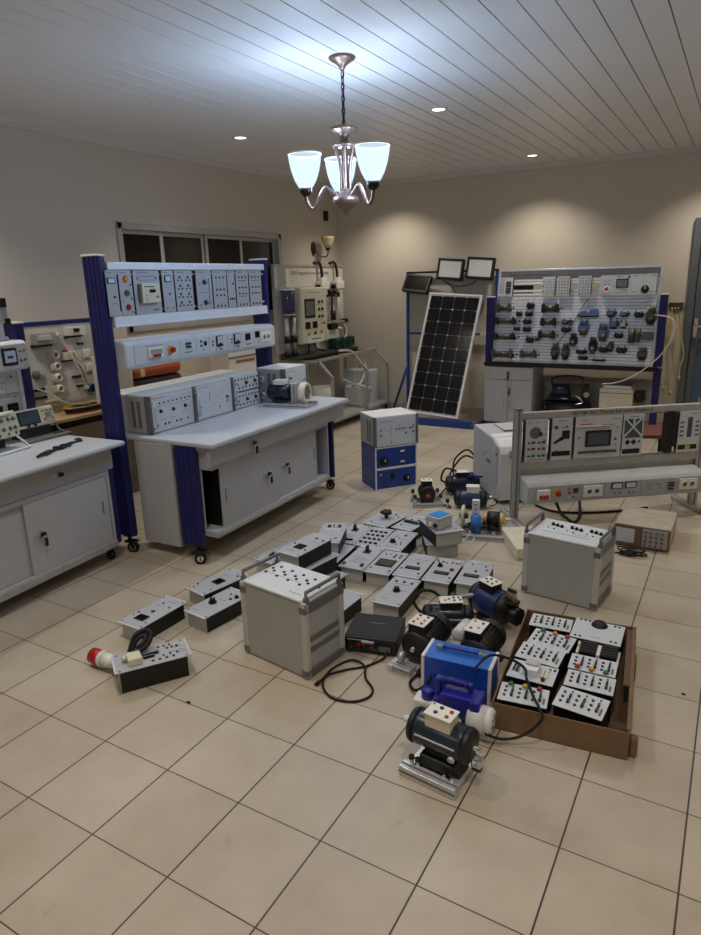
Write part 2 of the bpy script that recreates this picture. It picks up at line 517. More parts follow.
# left wall with window opening y 4.24-6.62, z 1.35-2.235
WY0, WY1, WZ0, WZ1 = 4.22, 6.63, 1.30, 2.24
m = MB()
m.b2((XL-.1, YF, 0), (XL, WY0, HC), 'wall_paint'); m.b2((XL-.1, WY1, 0), (XL, YB, HC), 'wall_paint')
m.b2((XL-.1, WY0, 0), (XL, WY1, WZ0), 'wall_paint'); m.b2((XL-.1, WY0, WZ1), (XL, WY1, HC), 'wall_paint')
struct(m.build('wall_left'))
DX0, DX1, DZ = -.52, .52, 2.215
m = MB()
m.b2((XL, YB, 0), (DX0, YB+.1, HC), 'wall_paint'); m.b2((DX1, YB, 0), (XR, YB+.1, HC), 'wall_paint'); m.b2((DX0, YB, DZ), (DX1, YB+.1, HC), 'wall_paint')
struct(m.build('wall_back'))
m = MB(); m.b2((XR, YF, 0), (XR+.1, YB, HC), 'wall_paint'); struct(m.build('wall_right'))
m = MB(); m.b2((XL, YF-.1, 0), (XR, YF, HC), 'wall_paint'); struct(m.build('wall_front'))
# cornice strips
def cornice(name, poly, ax, a, b):
    m = MB(); m.prism(poly, ax, a, b, 'cornice'); struct(m.build(name))
cornice('trim_1', [(XL, HC), (XL+.055, HC), (XL+.05, HC-.02), (XL+.02, HC-.05), (XL, HC-.055)], 'y', YF, YB)
cornice('trim_2', [(YB, HC), (YB-.055, HC), (YB-.05, HC-.02), (YB-.02, HC-.05), (YB, HC-.055)], 'x', XL+.056, XR)
# window
w = MB()
fw = .055
w.b2((XL-.07, WY0, WZ1-fw), (XL+.02, WY1, WZ1), 'window_alu', .004); w.b2((XL-.07, WY0, WZ0), (XL+.02, WY1, WZ0+fw), 'window_alu', .004)
for yy in (WY0, WY1-fw): w.b2((XL-.07, yy, WZ0), (XL+.02, yy+fw, WZ1), 'window_alu', .004)
win = w.build('window_1'); struct(win)
ys = [WY0+fw, 4.78, 5.37, 5.95, WY1-fw]
for i in range(4):
    s = MB(); d = -.045 if i % 2 else -.02
    a, b = ys[i], ys[i+1]
    t = .035
    s.b2((XL+d-.02, a, WZ0+fw), (XL+d, a+t, WZ1-fw), 'window_alu', .003); s.b2((XL+d-.02, b-t, WZ0+fw), (XL+d, b, WZ1-fw), 'window_alu', .003)
    s.b2((XL+d-.02, a+t, WZ1-fw-t), (XL+d, b-t, WZ1-fw), 'window_alu', .003); s.b2((XL+d-.02, a+t, WZ0+fw), (XL+d, b-t, WZ0+fw+t), 'window_alu', .003)
    so = s.build('window_sash', win)
    g = MB(); g.b2((XL+d-.013, a+t, WZ0+fw+t), (XL+d-.007, b-t, WZ1-fw-t), 'window_glass'); g.build('window_pane', so)
# dark yard wall seen behind the panes
m = MB(); m.b2((XL-.9, WY0-1, .5), (XL-.85, WY1+1, 3), 'inside_dark'); struct(m.build('wall_yard'))
# door
d = MB()
for a, b in ((DX0, DX0+.07), (DX1-.07, DX1)): d.b2((a, YB-.05, 0), (b, YB+.1, DZ), 'door_grey', .004)
d.b2((DX0+.07, YB-.05, DZ-.07), (DX1-.07, YB+.1, DZ), 'door_grey', .004)
door = d.build('door_1'); struct(door)
l = MB(); a, b = DX0+.075, DX1-.075
for s0, s1 in ((a, a+.06), (b-.06, b)): l.b2((s0, YB-.01, .01), (s1, YB+.035, DZ-.075), 'door_grey', .004)
for z0, z1 in ((.01, .12), (1.0, 1.08), (DZ-.16, DZ-.075)): l.b2((a+.06, YB-.01, z0), (b-.06, YB+.035, z1), 'door_grey', .004)
leaf = l.build('door_leaf', door)
for z0, z1 in ((.12, 1.0), (1.08, DZ-.16)):
    g = MB(); g.b2((a+.06, YB+.008, z0), (b-.06, YB+.016, z1), 'door_glass'); g.build('door_pane', leaf)
h = MB(); h.box((a+.03, YB-.016, 1.12), (.04, .012, .2), 'chrome', .003); h.cyl((a+.03, YB-.02, 1.14), (a+.03, YB-.07, 1.14), .009, 'chrome'); h.box((a+.07, YB-.07, 1.14), (.12, .016, .02), 'chrome', .004); h.build('door_handle', leaf)
m = MB(); m.b2((DX0-.3, YB+.5, 0), (DX1+.8, YB+.55, 2.8), 'blue_steel'); struct(m.build('wall_corridor'))
# skirting
m = MB(); m.b2((XL, YB-.012, .001), (DX0-.001, YB-.0005, .09), 'scope_beige'); struct(m.build('baseboard_back'))
m = MB(); m.b2((XL+.0005, YF, .001), (XL+.012, YB-.013, .09), 'scope_beige'); struct(m.build('baseboard_left'))

# ================================================================== LIGHTS
def point(name, loc, power, col, rad=.04):
    l = bpy.data.lights.new(name, 'POINT'); l.energy = power; l.color = lin(col); l.shadow_soft_size = rad
    o = bpy.data.objects.new(name, l); o.location = loc; COL.objects.link(o); return o
DOWN = [(-3.86, 7.37), (-2.06, 7.36), (-.25, 7.36), (-3.85, 4.85), (-2.10, 4.98), (-.25, 4.95), (-3.85, 2.4), (-2.1, 1.6), (-.25, 1.2), (1.4, 4.95), (1.4, 1.2), (-2.1, -.9), (-.25,-.9)]  # lamps not described below are unseen, assumed for fill light
DN = {0: 'round ceiling downlight in the far corner beyond the chandelier', 1: 'lit ceiling downlight near the back wall above the slotted valve board', 2: 'ceiling downlight near the back wall above the grey door',
      3: 'lit ceiling downlight over the gap between window and main bench', 4: 'lit ceiling downlight just right of the chandelier canopy'}
for i, (x, y) in enumerate(DOWN):
    if True:
        t = thing('downlight', DN.get(i, 'unseen recessed ceiling downlight assumed out of view, adding fill light to the room'), 'ceiling light', (x, y, HC), group='recessed ceiling downlights')
        m = MB(); m.lathe([(.066, 0), (.066, -.006), (.056, -.010), (.047, -.004), (.047, .0)], 'cornice', seg=28, caps=False); m.build('trim_ring', t)
        m = MB(); m.cyl((0,0,-.0005), (0,0,-.004), .0455, 'down_glow', seg=24); m.build('lens', t)
    l = bpy.data.lights.new('downlight_lamp', 'SPOT'); l.spot_size = R(122); l.spot_blend = .75; l.shadow_soft_size = .04
    l.color = lin((255, 243, 227)); l.energy = 52 if y > 7 else (55 if y > 4 else 58)
    o = bpy.data.objects.new('downlight_lamp', l); o.location = (x, y, HC-.012); COL.objects.link(o)

# ------------------------------------------------------------------ chandelier
CX, CY = -2.087, 3.573
ch = thing('chandelier', 'three-armed bronze chandelier with lit frosted glass shades hanging on a chain', 'chandelier', (CX, CY, HC), 0)
m = MB(); m.lathe([(.0, 0), (.074, 0), (.076, -.007), (.062, -.018), (.036, -.033), (.018, -.05), (.012, -.064), (0, -.066)], 'bronze'); m.build('canopy', ch)
m = MB()
for k in range(9):
    z = -.085-.031*k
    for s in range(1):
        ring = [Vector((.009*math.cos(a), 0, .021*math.sin(a))) for a in [2*PI*j/12 for j in range(13)]]
        if k % 2: ring = [Vector((0, p.x, p.z)) for p in ring]
        m.tube([p+Vector((0, 0, z)) for p in ring], .0032, 'bronze_dark', seg=6)
m.tube([(0.003, .002, -.07), (.006, -.003, -.16), (-.004, .004, -.26), (0, 0, -.36)], .003, 'black', n=6)
m.build('chain', ch)
m = MB(); m.lathe([(0, -.345), (.05, -.35), (.078, -.358), (.07, -.372), (.035, -.386), (.02, -.41), (.024, -.425), (.05, -.44), (.07, -.446), (.066, -.456), (.03, -.462)], 'bronze', flute=.03, nf=10, seg=40); m.build('upper_dish', ch)
m = MB(); m.cyl((0,0,-.455), (0,0,-.70), .018, 'bronze')
for k in range(6):
    a = 2*PI*k/6
    m.tube([(r_*math.cos(a), r_*math.sin(a), z) for r_, z in ((.058,-.452), (.05,-.49), (.036,-.54), (.030,-.6), (.030,-.66), (.028,-.69))], .0095, 'bronze', n=4)
m.build('column', ch)
m = MB(); m.lathe([(.02, -.675), (.034, -.69), (.04, -.715), (.075, -.725), (.078, -.75), (.072, -.765), (.04, -.785), (.016, -.797), (.008, -.81), (.011, -.818), (0, -.824)], 'bronze'); m.build('hub', ch)
for th in (-82, -6, 139):
    # direction of each arm, measured from the viewing axis
    a = R(th)
    dx = .865*math.sin(a) - .508*math.cos(a); dy = .501*math.sin(a) + .861*math.cos(a)
    n_ = math.hypot(dx, dy); dx /= n_; dy /= n_
    def P(r_, z): return (dx*r_, dy*r_, z)
    m = MB(); m.tube([P(.03,-.735), P(.075,-.70), P(.115,-.668), (dx*.145, dy*.145, -.70), P(.17,-.75), P(.195,-.782), P(.222,-.765), P(.235,-.725), P(.235,-.70)], .0105, 'bronze', n=6, seg=10)
    arm = m.build('arm', ch)
    m = MB(); c = P(.235, 0)
    m.lathe([(.012,-.712), (.03,-.70), (.036,-.685), (.033,-.66), (.018,-.66)], 'bronze_dark', (c[0], c[1], 0)); m.build('shade_holder', arm)
    m = MB()
    m.lathe([(.036,-.668), (.047,-.655), (.066,-.62), (.083,-.57), (.093,-.52), (.097,-.485), (.094,-.485), (.09,-.52), (.08,-.57), (.063,-.62), (.044,-.652), (.034,-.664)], 'shade', (c[0], c[1], 0), seg=40)
    sh = m.build('lamp_shade', arm)
    m = MB(); m.lathe([(.0965,-.487), (.099,-.484), (.099,-.479), (.093,-.479), (.0935,-.487), (.0965,-.487)], 'shade_rim', (c[0], c[1], 0), seg=40, caps=False); m.build('shade_rim', sh)
    point('chandelier_lamp', (CX+c[0], CY+c[1], HC-.625), 12.5, (200, 224, 255), .07)

# wall sconce and switch on the left wall
sc = thing('wall_sconce', 'unlit wall sconce with cream glass shade on dark curved arm by the far corner', 'wall lamp', (XL, 7.33, 2.10))
m = MB(); m.lathe([(0, 0), (.05, 0), (.05, .008), (.035, .02), (.015, .03), (0, .032)], 'bronze_dark', axis=(1,0,0))
m2 = m
for v in m.bm.verts: v.co.z *= 1.7
m.build('back_plate', sc)
m = MB(); m.tube([(.02,0,.0), (.06,.02,-.07), (.11,.06,-.105), (.15,.09,-.09), (.16,.10,-.05), (.16,.10,-.02)], .008, 'bronze_dark', n=5); m.build('arm', sc)
m = MB(); m.lathe([(.016,.02), (.03,.035), (.034,.05), (.02,.058)], 'bronze_dark', (.16,.10,-.05)); m.build('shade_holder', sc)
m = MB(); m.lathe([(.03,.05), (.05,.075), (.066,.11), (.078,.155), (.088,.19), (.084,.19), (.073,.155), (.061,.11), (.045,.078), (.022,.056)], 'shade_off', (.16,.10,-.05)); m.build('lamp_shade', sc)
m = MB(); m.b2((0,-.04,-.06), (.03,.04,.06), 'black', .006); o = m.build('thermostat', loc=(XL+.0005, 7.64, 2.505)); tag(o, 'small dark control box high on the left wall above the sconce', 'switch box')

# ================================================================== MAIN BENCH (local x along, y back, z up)
BR = 91.8
bench = thing('workbench', 'white-topped rolling trainer workbench with blue posts and sliding cabinet doors below the window', 'workbench', (-2.632, 2.855, 0), BR)
BM = Matrix.Translation((-2.632, 2.855, 0)) @ Matrix.Rotation(R(BR), 4, 'Z')
def on_bench(x, y, z=0): return BM @ Vector((x, y, z))
L = 1.705
m = MB(); m.b2((0, 0, .75), (L, .88, .78), 'tabletop_white', .008); m.build('tabletop', bench)
def profile_post(name, x0, x1, y0, y1, z0, z1, par, cap=True):
    m = MB(); m.b2((x0, y0, z0), (x1, y1, z1), 'blue_post', .006)
    n = 4
    for k in range(n):                         # shallow ribs of the extruded post
        yy = y0+(y1-y0)*(k+.5)/n
        m.b2((x0-.003, yy-.012, z0), (x1+.003, yy+.004, z1), 'blue_post', .002)
    xx = (x0+x1)/2; m.b2((xx-.012, y0-.003, z0), (xx+.012, y1+.003, z1), 'blue_post', .002)
    o = m.build(name, par)
    if cap:
        c = MB(); c.b2((x0-.004, y0-.004, z1), (x1+.004, y1+.004, z1+.012), 'white_plastic', .003); c.build('end_cap', o)
    return o
profile_post('leg', .004, .042, .15, .31, .101, .749, bench, False); profile_post('leg', 1.663, 1.70, .15, .31, .101, .749, bench, False)
profile_post('post', -.062, -.012, .69, .83, .101, 1.875, bench); profile_post('post', 1.604, 1.655, .69, .83, .101, 1.875, bench)
m = MB(); m.b2((.02, .045, .626), (1.69, .07, .749), 'furniture_grey', .003); dr = m.build('drawer', bench)
def lock(par, x, y, z, keys=True, horiz=True):
    m = MB(); m.cyl((x, y, z), (x, y-.016, z), .016, 'chrome'); m.box((x, y-.024, z), (.034, .012, .020) if horiz else (.02,.012,.034), 'black', .004); m.b2((x-.05, y-.004, z-.012), (x+.05, y, z+.012), 'alu', .002); lo = m.build('lock', par)
    if keys:
        k = MB(); k.tube([(x+.012*math.cos(a), y-.034, z-.014+.014*math.sin(a)) for a in [2*PI*j/10 for j in range(11)]], .0016, 'chrome', seg=6)
        k.box((x+.004, y-.033, z-.045), (.022, .008, .05), 'black', .004); k.build('key', lo)
    return lo
lock(dr, .45, .045, .689)
# cabinet
m = MB(); c0, c1 = .046, 1.455
m.b2((.02, .07, .725), (1.69, .64, .749), 'furniture_grey')
m.b2((c0, .06, .16), (c1, .64, .20), 'furniture_grey', .003); m.b2((c0, .06, .60), (c1, .64, .6255), 'furniture_grey')
m.b2((c0, .15, .20), (c0+.012, .64, .60), 'furniture_grey'); m.b2((c0, .07, .6255), (c0+.012, .64, .725), 'furniture_grey'); m.b2((c0+.10, .10, .20), (c0+.108, .62, .60), 'black'); m.b2((c1-.012, .06, .20), (c1, .64, .60), 'furniture_grey'); m.b2((c0, .62, .20), (c1, .64, .60), 'furniture_grey')  # black sheet added inside stands in for the shade behind the door gap
m.b2((c0, .05, .16), (c1, .065, .185), 'alu_dull', .003)
m.b2((-.002, .33, .07), (.018, .64, .749), 'furniture_grey', .002); m.b2((1.692, .33, .12), (1.705, .64, .749), 'furniture_grey', .002)
m.b2((.018, .60, .14), (c0, .64, .74), 'furniture_grey')
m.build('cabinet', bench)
def slide(x0, x1, y, kx, hx):
    m = MB(); m.b2((x0, y, .202), (x1, y+.014, .598), 'furniture_grey', .002); o = m.build('door', bench)
    lock(o, kx, y, .43)
    h = MB(); h.b2((hx-.009, y-.003, .36), (hx+.009, y+.001, .46), 'alu', .002); h.b2((hx-.006, y-.0035, .366), (hx+.006, y-.0025, .454), 'trim_grey'); h.build('handle', o)
slide(.130, .765, .066, .62, .165); slide(.772, 1.31, .084, .87, 1.27)
caster(bench, .024, .20, R(35), r=.037, off=(-.05, -.05)); caster(bench, 1.68, .20, R(20), r=.037, off=(-.03, -.03)); caster(bench, -.036, .75, R(25), r=.037, off=(-.03,-.06)); caster(bench, 1.63, .75, r=.037, off=(-.02,-.05))
# upper rack frame between the posts
m = MB()
m.b2((-.003, .685, 1.795), (1.603, .735, 1.842), 'alu_white', .006); m.b2((-.003, .675, 1.457), (1.603, .735, 1.522), 'alu_white', .006)
m.b2((-.003, .67, 1.457), (1.603, .69, 1.468), 'alu_white', .003); m.b2((-.003, .70, 1.545), (1.603, .72, 1.56), 'alu', .002); m.b2((-.003, .70, 1.76), (1.603, .72, 1.775), 'alu', .002)
m.build('rack_frame', bench)
# console between the posts
m = MB(); m.prism([(.612, 1.215), (.612, 1.352), (.64, 1.374), (.80, 1.374), (.80, 1.195), (.63, 1.195)], 'x', -.010, 1.60, 'white_panel', .012)
con = m.build('power_console', bench)
fp = MB(); fp.b2((-.73, -.058, 0), (.73, .058, .003), 'white_panel', .001)
fpo = fp.build('front_plate', con, mtx=face_front(.79, .6115, 1.284))
W_ = 1.46
fx = lambda f: -.73+W_*f
feats(fpo, [('l', fx(.12), .045, .16, .003), ('e', fx(.215), .004), ('t', fx(.335), .028, .05, .013, 'black'), ('t', fx(.335), .006, .05, .010, 'black'),
  ('s', fx(.315), -.03), ('s', fx(.335), -.03), ('s', fx(.355), -.03, 'blue_socket'), ('s', fx(.425), .03, 'black', .009), ('s', fx(.425), 0, 'black', .008), ('d', fx(.455), .012, .026, .03, 'black_gloss'), ('s', fx(.44), -.03, 'blue_socket'),
  ('b', fx(.51), .018, .005, 'red'), ('b', fx(.51), -.006, .005, 'green'), ('m', fx(.56), .016), ('s', fx(.535), -.043, 'red'), ('s', fx(.56), -.043, 'red'), ('s', fx(.575), -.043),
  ('b', fx(.655), .018, .005, 'red'), ('b', fx(.655), -.006, .005, 'green'), ('m', fx(.70), .016), ('s', fx(.675), -.043, 'yellow'), ('s', fx(.70), -.043, 'red'), ('s', fx(.715), -.043),
  ('d', fx(.795), .018, .062, .05, 'black_gloss'), ('s', fx(.785), -.038), ('s', fx(.80), -.038, 'red'), ('s', fx(.815), -.038), ('d', fx(.88), .026, .054, .05, 'black_gloss'), ('s', fx(.885), -.034),
  ] + [('l', fx(f), 0, .0012, .10) for f in (.28, .39, .485, .63, .745, .845, .92)], .003)
brk = MB(); brk.b2((-.062, -.03, 0), (.062, .03, .018), 'white_plastic', .004); brk.b2((-.05, -.012, .018), (.05, .02, .026), 'acrylic', .003)
for k in range(5): brk.b2((-.03+k*.014, -.028, .018), (-.021+k*.014, -.012, .026), 'red', .001)
brk.build('breaker', fpo, (fx(.115), .002, .003))
link('socket_outlet', me_outlet(2), fpo, (fx(.965)-.012, .0, .003))

# rack modules of the main bench
def rack_module(x0, x1, zc, hgt, label, L, y=.675, thick=.012, grp='front-panel modules in the rack of the main bench'):
    x0, x1 = (x-.035+.068*x for x in (x0, x1)); w = x1-x0
    t = thing('trainer_module', label, 'module', mtx=BM @ face_front((x0+x1)/2, y, zc), group=grp)
    m = MB(); m.b2((-w/2, -hgt/2, -.004), (w/2, hgt/2, 0), 'grey_panel', .001); p = m.build('front_panel', t)
    b = MB(); b.b2((-w/2+.006, -hgt/2+.026, -.055), (w/2-.006, hgt/2-.026, -.0045), 'black', .001); b.build('module_body', t)
    feats(p, L, 0)
    return t
H = .268
def tick(w): return ('l', -.18*w, .122, .45*w, .004)
def node_grid(w):
    L = []
    for j in range(4):
        y = .082-.055*j
        for i in range(2):
            x = -.25*w+.5*w*i
            L += [('s', x-.018, y-.012, 'black', .006), ('s', x, y+.008, 'black', .008), ('s', x+.018, y-.012, 'black', .006)]
    return L
rack_module(.0, .08, 1.658, H, 'narrow rack module with a small display, half behind the near blue post', [tick(.08), ('d', -.005, .075, .06, .035, 'lcd_light'), ('s', .01, -.02, 'black', .008), ('l', 0, -.06, .04, .003)])
rack_module(.092, .19, 1.658, H, 'rack module with amber, green and dark red round lamps', [tick(.09), ('b', .0, .085, .017, 'amber'), ('b', .0, .0, .017, 'green'), ('b', .0, -.085, .017, 'red'), ('s', .036, .05, 'blue_socket'), ('s', .036, -.035, 'blue_socket'), ('s', .036, -.115, 'blue_socket'), ('s', -.035, -.05, 'red', .004)])
t = rack_module(.203, .415, 1.658, H, 'rack module carrying a cream control relay with dark display', [tick(.2), ('s', -.08, .085, 'blue_socket'), ('s', .08, .085, 'blue_socket'), ('s', .05, -.11), ('s', .075, -.11), ('l', 0, .098, .17, .003), ('l', 0, .075, .15, .003)])
m = MB(); m.b2((-.075, -.065, .001), (.08, .055, .03), 'cream_plastic', .003); m.b2((-.085, -.06, .001), (-.0755, .05, .018), 'trim_grey', .001); m.b2((-.055, .032, .03), (.03, .038, .0306), 'mark_dark'); rl = m.build('control_relay', t)
feats(rl, [('d', .01, .008, .05, .02, 'black_gloss'), ('k', .052, -.028, .009, 'yellow'), ('l', -.045, -.02, .016, .005), ('l', -.045, -.035, .016, .005), ('l', -.045, -.05, .016, .005)], .03)
rack_module(.438, .538, 1.658, H, 'narrow rack module with a light display and single socket, right of the control relay module', [tick(.1), ('d', -.005, .082, .056, .042, 'lcd_light'), ('s', .006, -.015, 'black', .008), ('l', .0, -.06, .03, .003), ('s', -.03, -.105, 'red', .004), ('s', .03, -.105, 'red', .004)])
rack_module(.55, .712, 1.658, H, 'wide rack module with four zigzag rows of black sockets', [tick(.16)]+node_grid(.16))
rack_module(.748, .902, 1.658, H, 'rack module with two blue knobs and a column of switches', [tick(.15), ('k', .0, .055, .016, 'blue_knob', .02), ('k', .0, -.085, .016, 'blue_knob', .02), ('s', -.05, .04), ('s', -.05, -.1), ('l', -.02, -.015, .09, .003)]+[('d', .052, .075-.024*k, .014, .014, 'lcd_light') for k in range(8)])
rack_module(.915, 1.062, 1.658, H, 'rack module with black sockets in threes, right of the blue knobs', [tick(.15)]+grid(-.042, .042, 3, .085, .085, 1, r=.0075)+grid(-.042, .042, 3, .0, -.04, 2, r=.0075)+grid(-.042, .042, 3, -.115, -.115, 1, r=.0075)+[('l', x, .045, .0015, .05) for x in (-.04, 0, .04)])
rack_module(1.072, 1.155, 1.658, H, 'slim rack module with one row of black sockets', [tick(.09), ('s', -.02, .04, 'white_socket', .008), ('s', .02, .04, 'black', .008), ('s', -.025, -.07, 'black', .007), ('s', 0, -.07, 'black', .008), ('s', .022, -.07, 'black', .008)])
rack_module(1.168, 1.312, 1.658, H, 'rack module with black sockets over dotted rows, second from the far blue post', [tick(.14)]+grid(-.042, .042, 3, .085, .085, 1, r=.0075)+grid(-.042, .042, 3, .01, -.035, 2, r=.0075)+grid(-.042, .042, 3, -.115, -.115, 1, r=.0075)+[('l', 0, .06, .1, .006), ('l', 0, -.055, .1, .006)])
rack_module(1.324, 1.47, 1.658, H, 'rack module with black sockets in threes, last one before the far blue post', [tick(.14)]+grid(-.042, .042, 3, .085, .085, 1, r=.0075)+grid(-.042, .042, 3, .01, -.035, 2, r=.0075)+grid(-.042, .042, 3, -.115, -.115, 1, r=.0075)+[('l', 0, .06, .1, .006)])

# ------------------------------------------------------------------ instrument cases on the bench
def rack_case(x0, x1, y0, y1, z0, z1, label, L, parent_m=BM, handles='lr', grp='grey instrument cases on the main bench', vents=True):
    w, d, h = x1-x0, y1-y0, z1-z0
    t = thing('instrument_case', label, 'instrument case', mtx=parent_m @ Matrix.Translation(((x0+x1)/2, (y0+y1)/2, z0)), group=grp)
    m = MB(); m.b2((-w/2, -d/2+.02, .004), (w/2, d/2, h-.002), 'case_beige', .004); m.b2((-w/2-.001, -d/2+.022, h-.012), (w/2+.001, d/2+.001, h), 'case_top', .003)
    for q in (-1, 1):
        for e in (-1, 1): m.cyl((q*(w/2-.03), e*(d/2-.05), 0), (q*(w/2-.03), e*(d/2-.05), .005), .012, 'black', seg=12)
    m.build('housing', t)
    b = MB(); b.b2((-w/2-.003, -d/2, .004), (-w/2+.014, -d/2+.05, h-.002), 'trim_grey', .003); b.b2((w/2-.014, -d/2, .004), (w/2+.003, -d/2+.05, h-.002), 'trim_grey', .003); b.build('corner_trim', t)
    if vents:
        v = MB()
        for k in range(2): v.b2((-w/2-.002, -d/2+.09+k*.05, .035), (-w/2+.001, -d/2+.118+k*.05, h-.04), 'trim_grey', .001)
        v.build('vent', t)
    p = MB(); p.b2((-w/2+.016, -h/2+.006, 0), (w/2-.016, h/2-.008, .006), 'white_panel', .001)
    po = p.build('front_panel', t, mtx=face_front(0, -d/2+.018, h/2))
    for q, c in ((-1, 'l'), (1, 'r')):
        if c in handles:
            hm = MB(); xx = q*(w/2-.006); hm.tube([(xx, -d/2, .045), (xx, -d/2-.03, .045), (xx, -d/2-.03, h-.045), (xx, -d/2, h-.045)], .006, 'alu', seg=8); hm.build('handle', t)
    feats(po, L, .006)
    return t
xs = lambda n, a, b: [a+(b-a)*i/(n-1) for i in range(n)]
rack_case(.065, .488, .53, .94, .78, 1.03, 'white-topped instrument case nearest the near post, sockets in rows across its front', [('s', x, .065, 'black', .006) for x in xs(9, -.16, .16)]+[('k', -.115, .012, .011), ('k', 0, .008, .011), ('k', .115, .012, .011)]+[('s', x, -.075, 'black', .007) for x in (-.155, -.085, -.05, .02, .06, .13)]+[('l', -.12, .1, .12, .003), ('l', -.1, -.045, .05, .002), ('l', .0, -.045, .05, .002), ('l', .1, -.03, .05, .002), ('l', 0, .045, .3, .002)])
rack_case(.492, .915, .535, .94, .78, 1.03, 'white-topped instrument case with few controls, second along the bench from the near post', [('k', -.16, -.03, .009), ('k', .14, .0, .009), ('s', -.16, -.06), ('s', .14, -.03), ('s', .05, -.06)]+[('l', -.11, .1, .1, .003), ('l', -.05, .03, .004, .06), ('l', .03, .02, .04, .002), ('l', 0, -.03, .05, .002), ('l', -.1, 0, .03, .002), ('l', .1, .04, .03, .002)], vents=False)
for q, (z0, z1, lab) in enumerate(((.78, .905, 'bottom low instrument case of the stacked pair beside the motor stand'), (.906, 1.032, 'top low instrument case of the stacked pair beside the motor stand'))):
    rack_case(.925, 1.275, .55, .94, z0, z1, lab, [('s', x, .032, 'black', .007) for x in xs(8, -.13, .14)]+[('k', -.12, .0, .012), ('k', .0, .0, .012), ('k', .11, .002, .012)]+[('s', x, -.032, 'black', .007) for x in xs(6, -.09, .13)], vents=False)
rack_case(1.345, 1.685, .365, .645, .78, 1.045, 'tall instrument case at the far end of the bench behind the motor stand', [('k', -.08, .05, .009), ('s', .06, .05, 'white_socket'), ('s', .1, .015), ('s', .13, .015), ('s', .1, -.035), ('s', .13, -.035), ('l', -.06, .1, .12, .003), ('s', -.06, -.01, 'red', .004), ('s', -.02, -.01, 'amber', .004), ('s', .02, -.02, 'red', .004)], handles='l')
# motor stand on the bench
def alu_rail(m, a, b, w=.03, h=.03, mt='alu'):
    """slotted square extrusion from a to b lying on its side"""
    a, b = Vector(a), Vector(b); d = b-a; L_ = d.length
    rot = Matrix.Rotation(math.atan2(d.y, d.x), 3, 'Z')
    c = (a+b)/2
    m.box(c, (L_, w, h), mt, .002, rot=rot)
    nrm = rot @ Vector((0,1,0))
    for s in (-1, 1):
        m.box(c+nrm*s*(w/2), (L_*.999, .002, h*.22), 'trim_grey', rot=rot)
    m.box(c+Vector((0,0,h/2)), (L_*.999, w*.22, .002), 'trim_grey', rot=rot)
ms = thing('motor_stand', 'small dark motor coupled to a cream brake disc on an aluminium base, on the bench', 'motor stand', (-2.935, 4.097, .78), 8)
m = MB(); alu_rail(m, (-.185,-.09,.016), (.185,-.09,.016)); alu_rail(m, (-.185,.09,.016), (.185,.09,.016)); m.b2((-.18,-.075,.004), (.18,.075,.012), 'alu_dull'); m.build('base', ms)
m = MB(); m.cyl((-.16,0,.105), (.01,0,.105), .062, 'motor_navy', seg=28); m.cyl((-.172,0,.105), (-.16,0,.105), .055, 'motor_black', seg=28); m.b2((-.13,-.05,.031), (-.02,.05,.055), 'motor_black', .004)
for k in range(9): m.box((-.075, .062*math.cos(R(20*k)), .105+.062*math.sin(R(20*k))), (.13,.003,.003), 'motor_navy', rot=Matrix.Rotation(R(20*k), 3, 'X'))
m.build('motor', ms)
m = MB(); m.b2((-.12,-.045,.165), (-.03,.04,.20), 'white_plastic', .003); m.build('terminal_box', ms)
m = MB(); m.b2((.03,-.045,.012), (.042,.045,.18), 'alu', .002); m.b2((.03,-.045,.17), (.075,.045,.18), 'alu', .002); m.b2((.066,-.045,.012), (.074,-.03,.17), 'alu', .001); m.b2((.066,.03,.012), (.074,.045,.17), 'alu', .001); m.build('bracket', ms)
m = MB(); m.cyl((.02,0,.105), (.12,0,.105), .008, 'chrome'); m.lathe([(.02,.0), (.075,.0), (.08,.006), (.08,.04), (.074,.05), (.05,.05), (.05,.04), (.02,.04)], 'cream_plastic', (.10,0,.105), axis=(1,0,0)); m.build('brake_disc', ms)
m = MB(); m.cyl((.14,0,.105), (.152,0,.105), .035, 'trim_grey', seg=20)
for k in range(6):
    a = 2*PI*k/6; m.box((.148, .042*math.cos(a), .105+.042*math.sin(a)), (.006,.028,.007), 'trim_grey', rot=Matrix.Rotation(a, 3, 'X'))
m.build('hub', ms)

# ================================================================== LEFT BENCH (x runs away from the camera, right end at x=0)
LR = 94.3
LBM = Matrix.Translation((-3.221, 2.725, 0)) @ Matrix.Rotation(R(LR), 4, 'Z')
lb = thing('workbench', 'oscilloscope workbench cut off by the left edge, white top and grey sliding doors', 'workbench', mtx=LBM)
LL = 1.75
m = MB(); m.b2((-LL, 0, .75), (0, .72, .78), 'tabletop_white', .012); m.build('tabletop', lb)
m = MB(); m.b2((-LL+.02, .10, .60), (-.03, .125, .749), 'furniture_grey', .003); d2 = m.build('drawer', lb); lock(d2, -.44, .10, .672, keys=False)
m = MB(); c0, c1 = -LL+.10, -.085
m.b2((c0, .09, .115), (c1, .66, .15), 'furniture_grey', .003); m.b2((c0, .09, .575), (c1, .66, .5995), 'furniture_grey')
m.b2((c0, .09, .15), (c0+.02, .66, .575), 'furniture_grey'); m.b2((c1-.02, .09, .15), (c1, .66, .575), 'furniture_grey'); m.b2((c0, .64, .15), (c1, .66, .575), 'furniture_grey')
m.b2((c0, .078, .10), (c1, .095, .14), 'alu_dull', .003); m.b2((-LL+.02, .126, .72), (-.03, .66, .749), 'furniture_grey')
m.build('cabinet', lb)
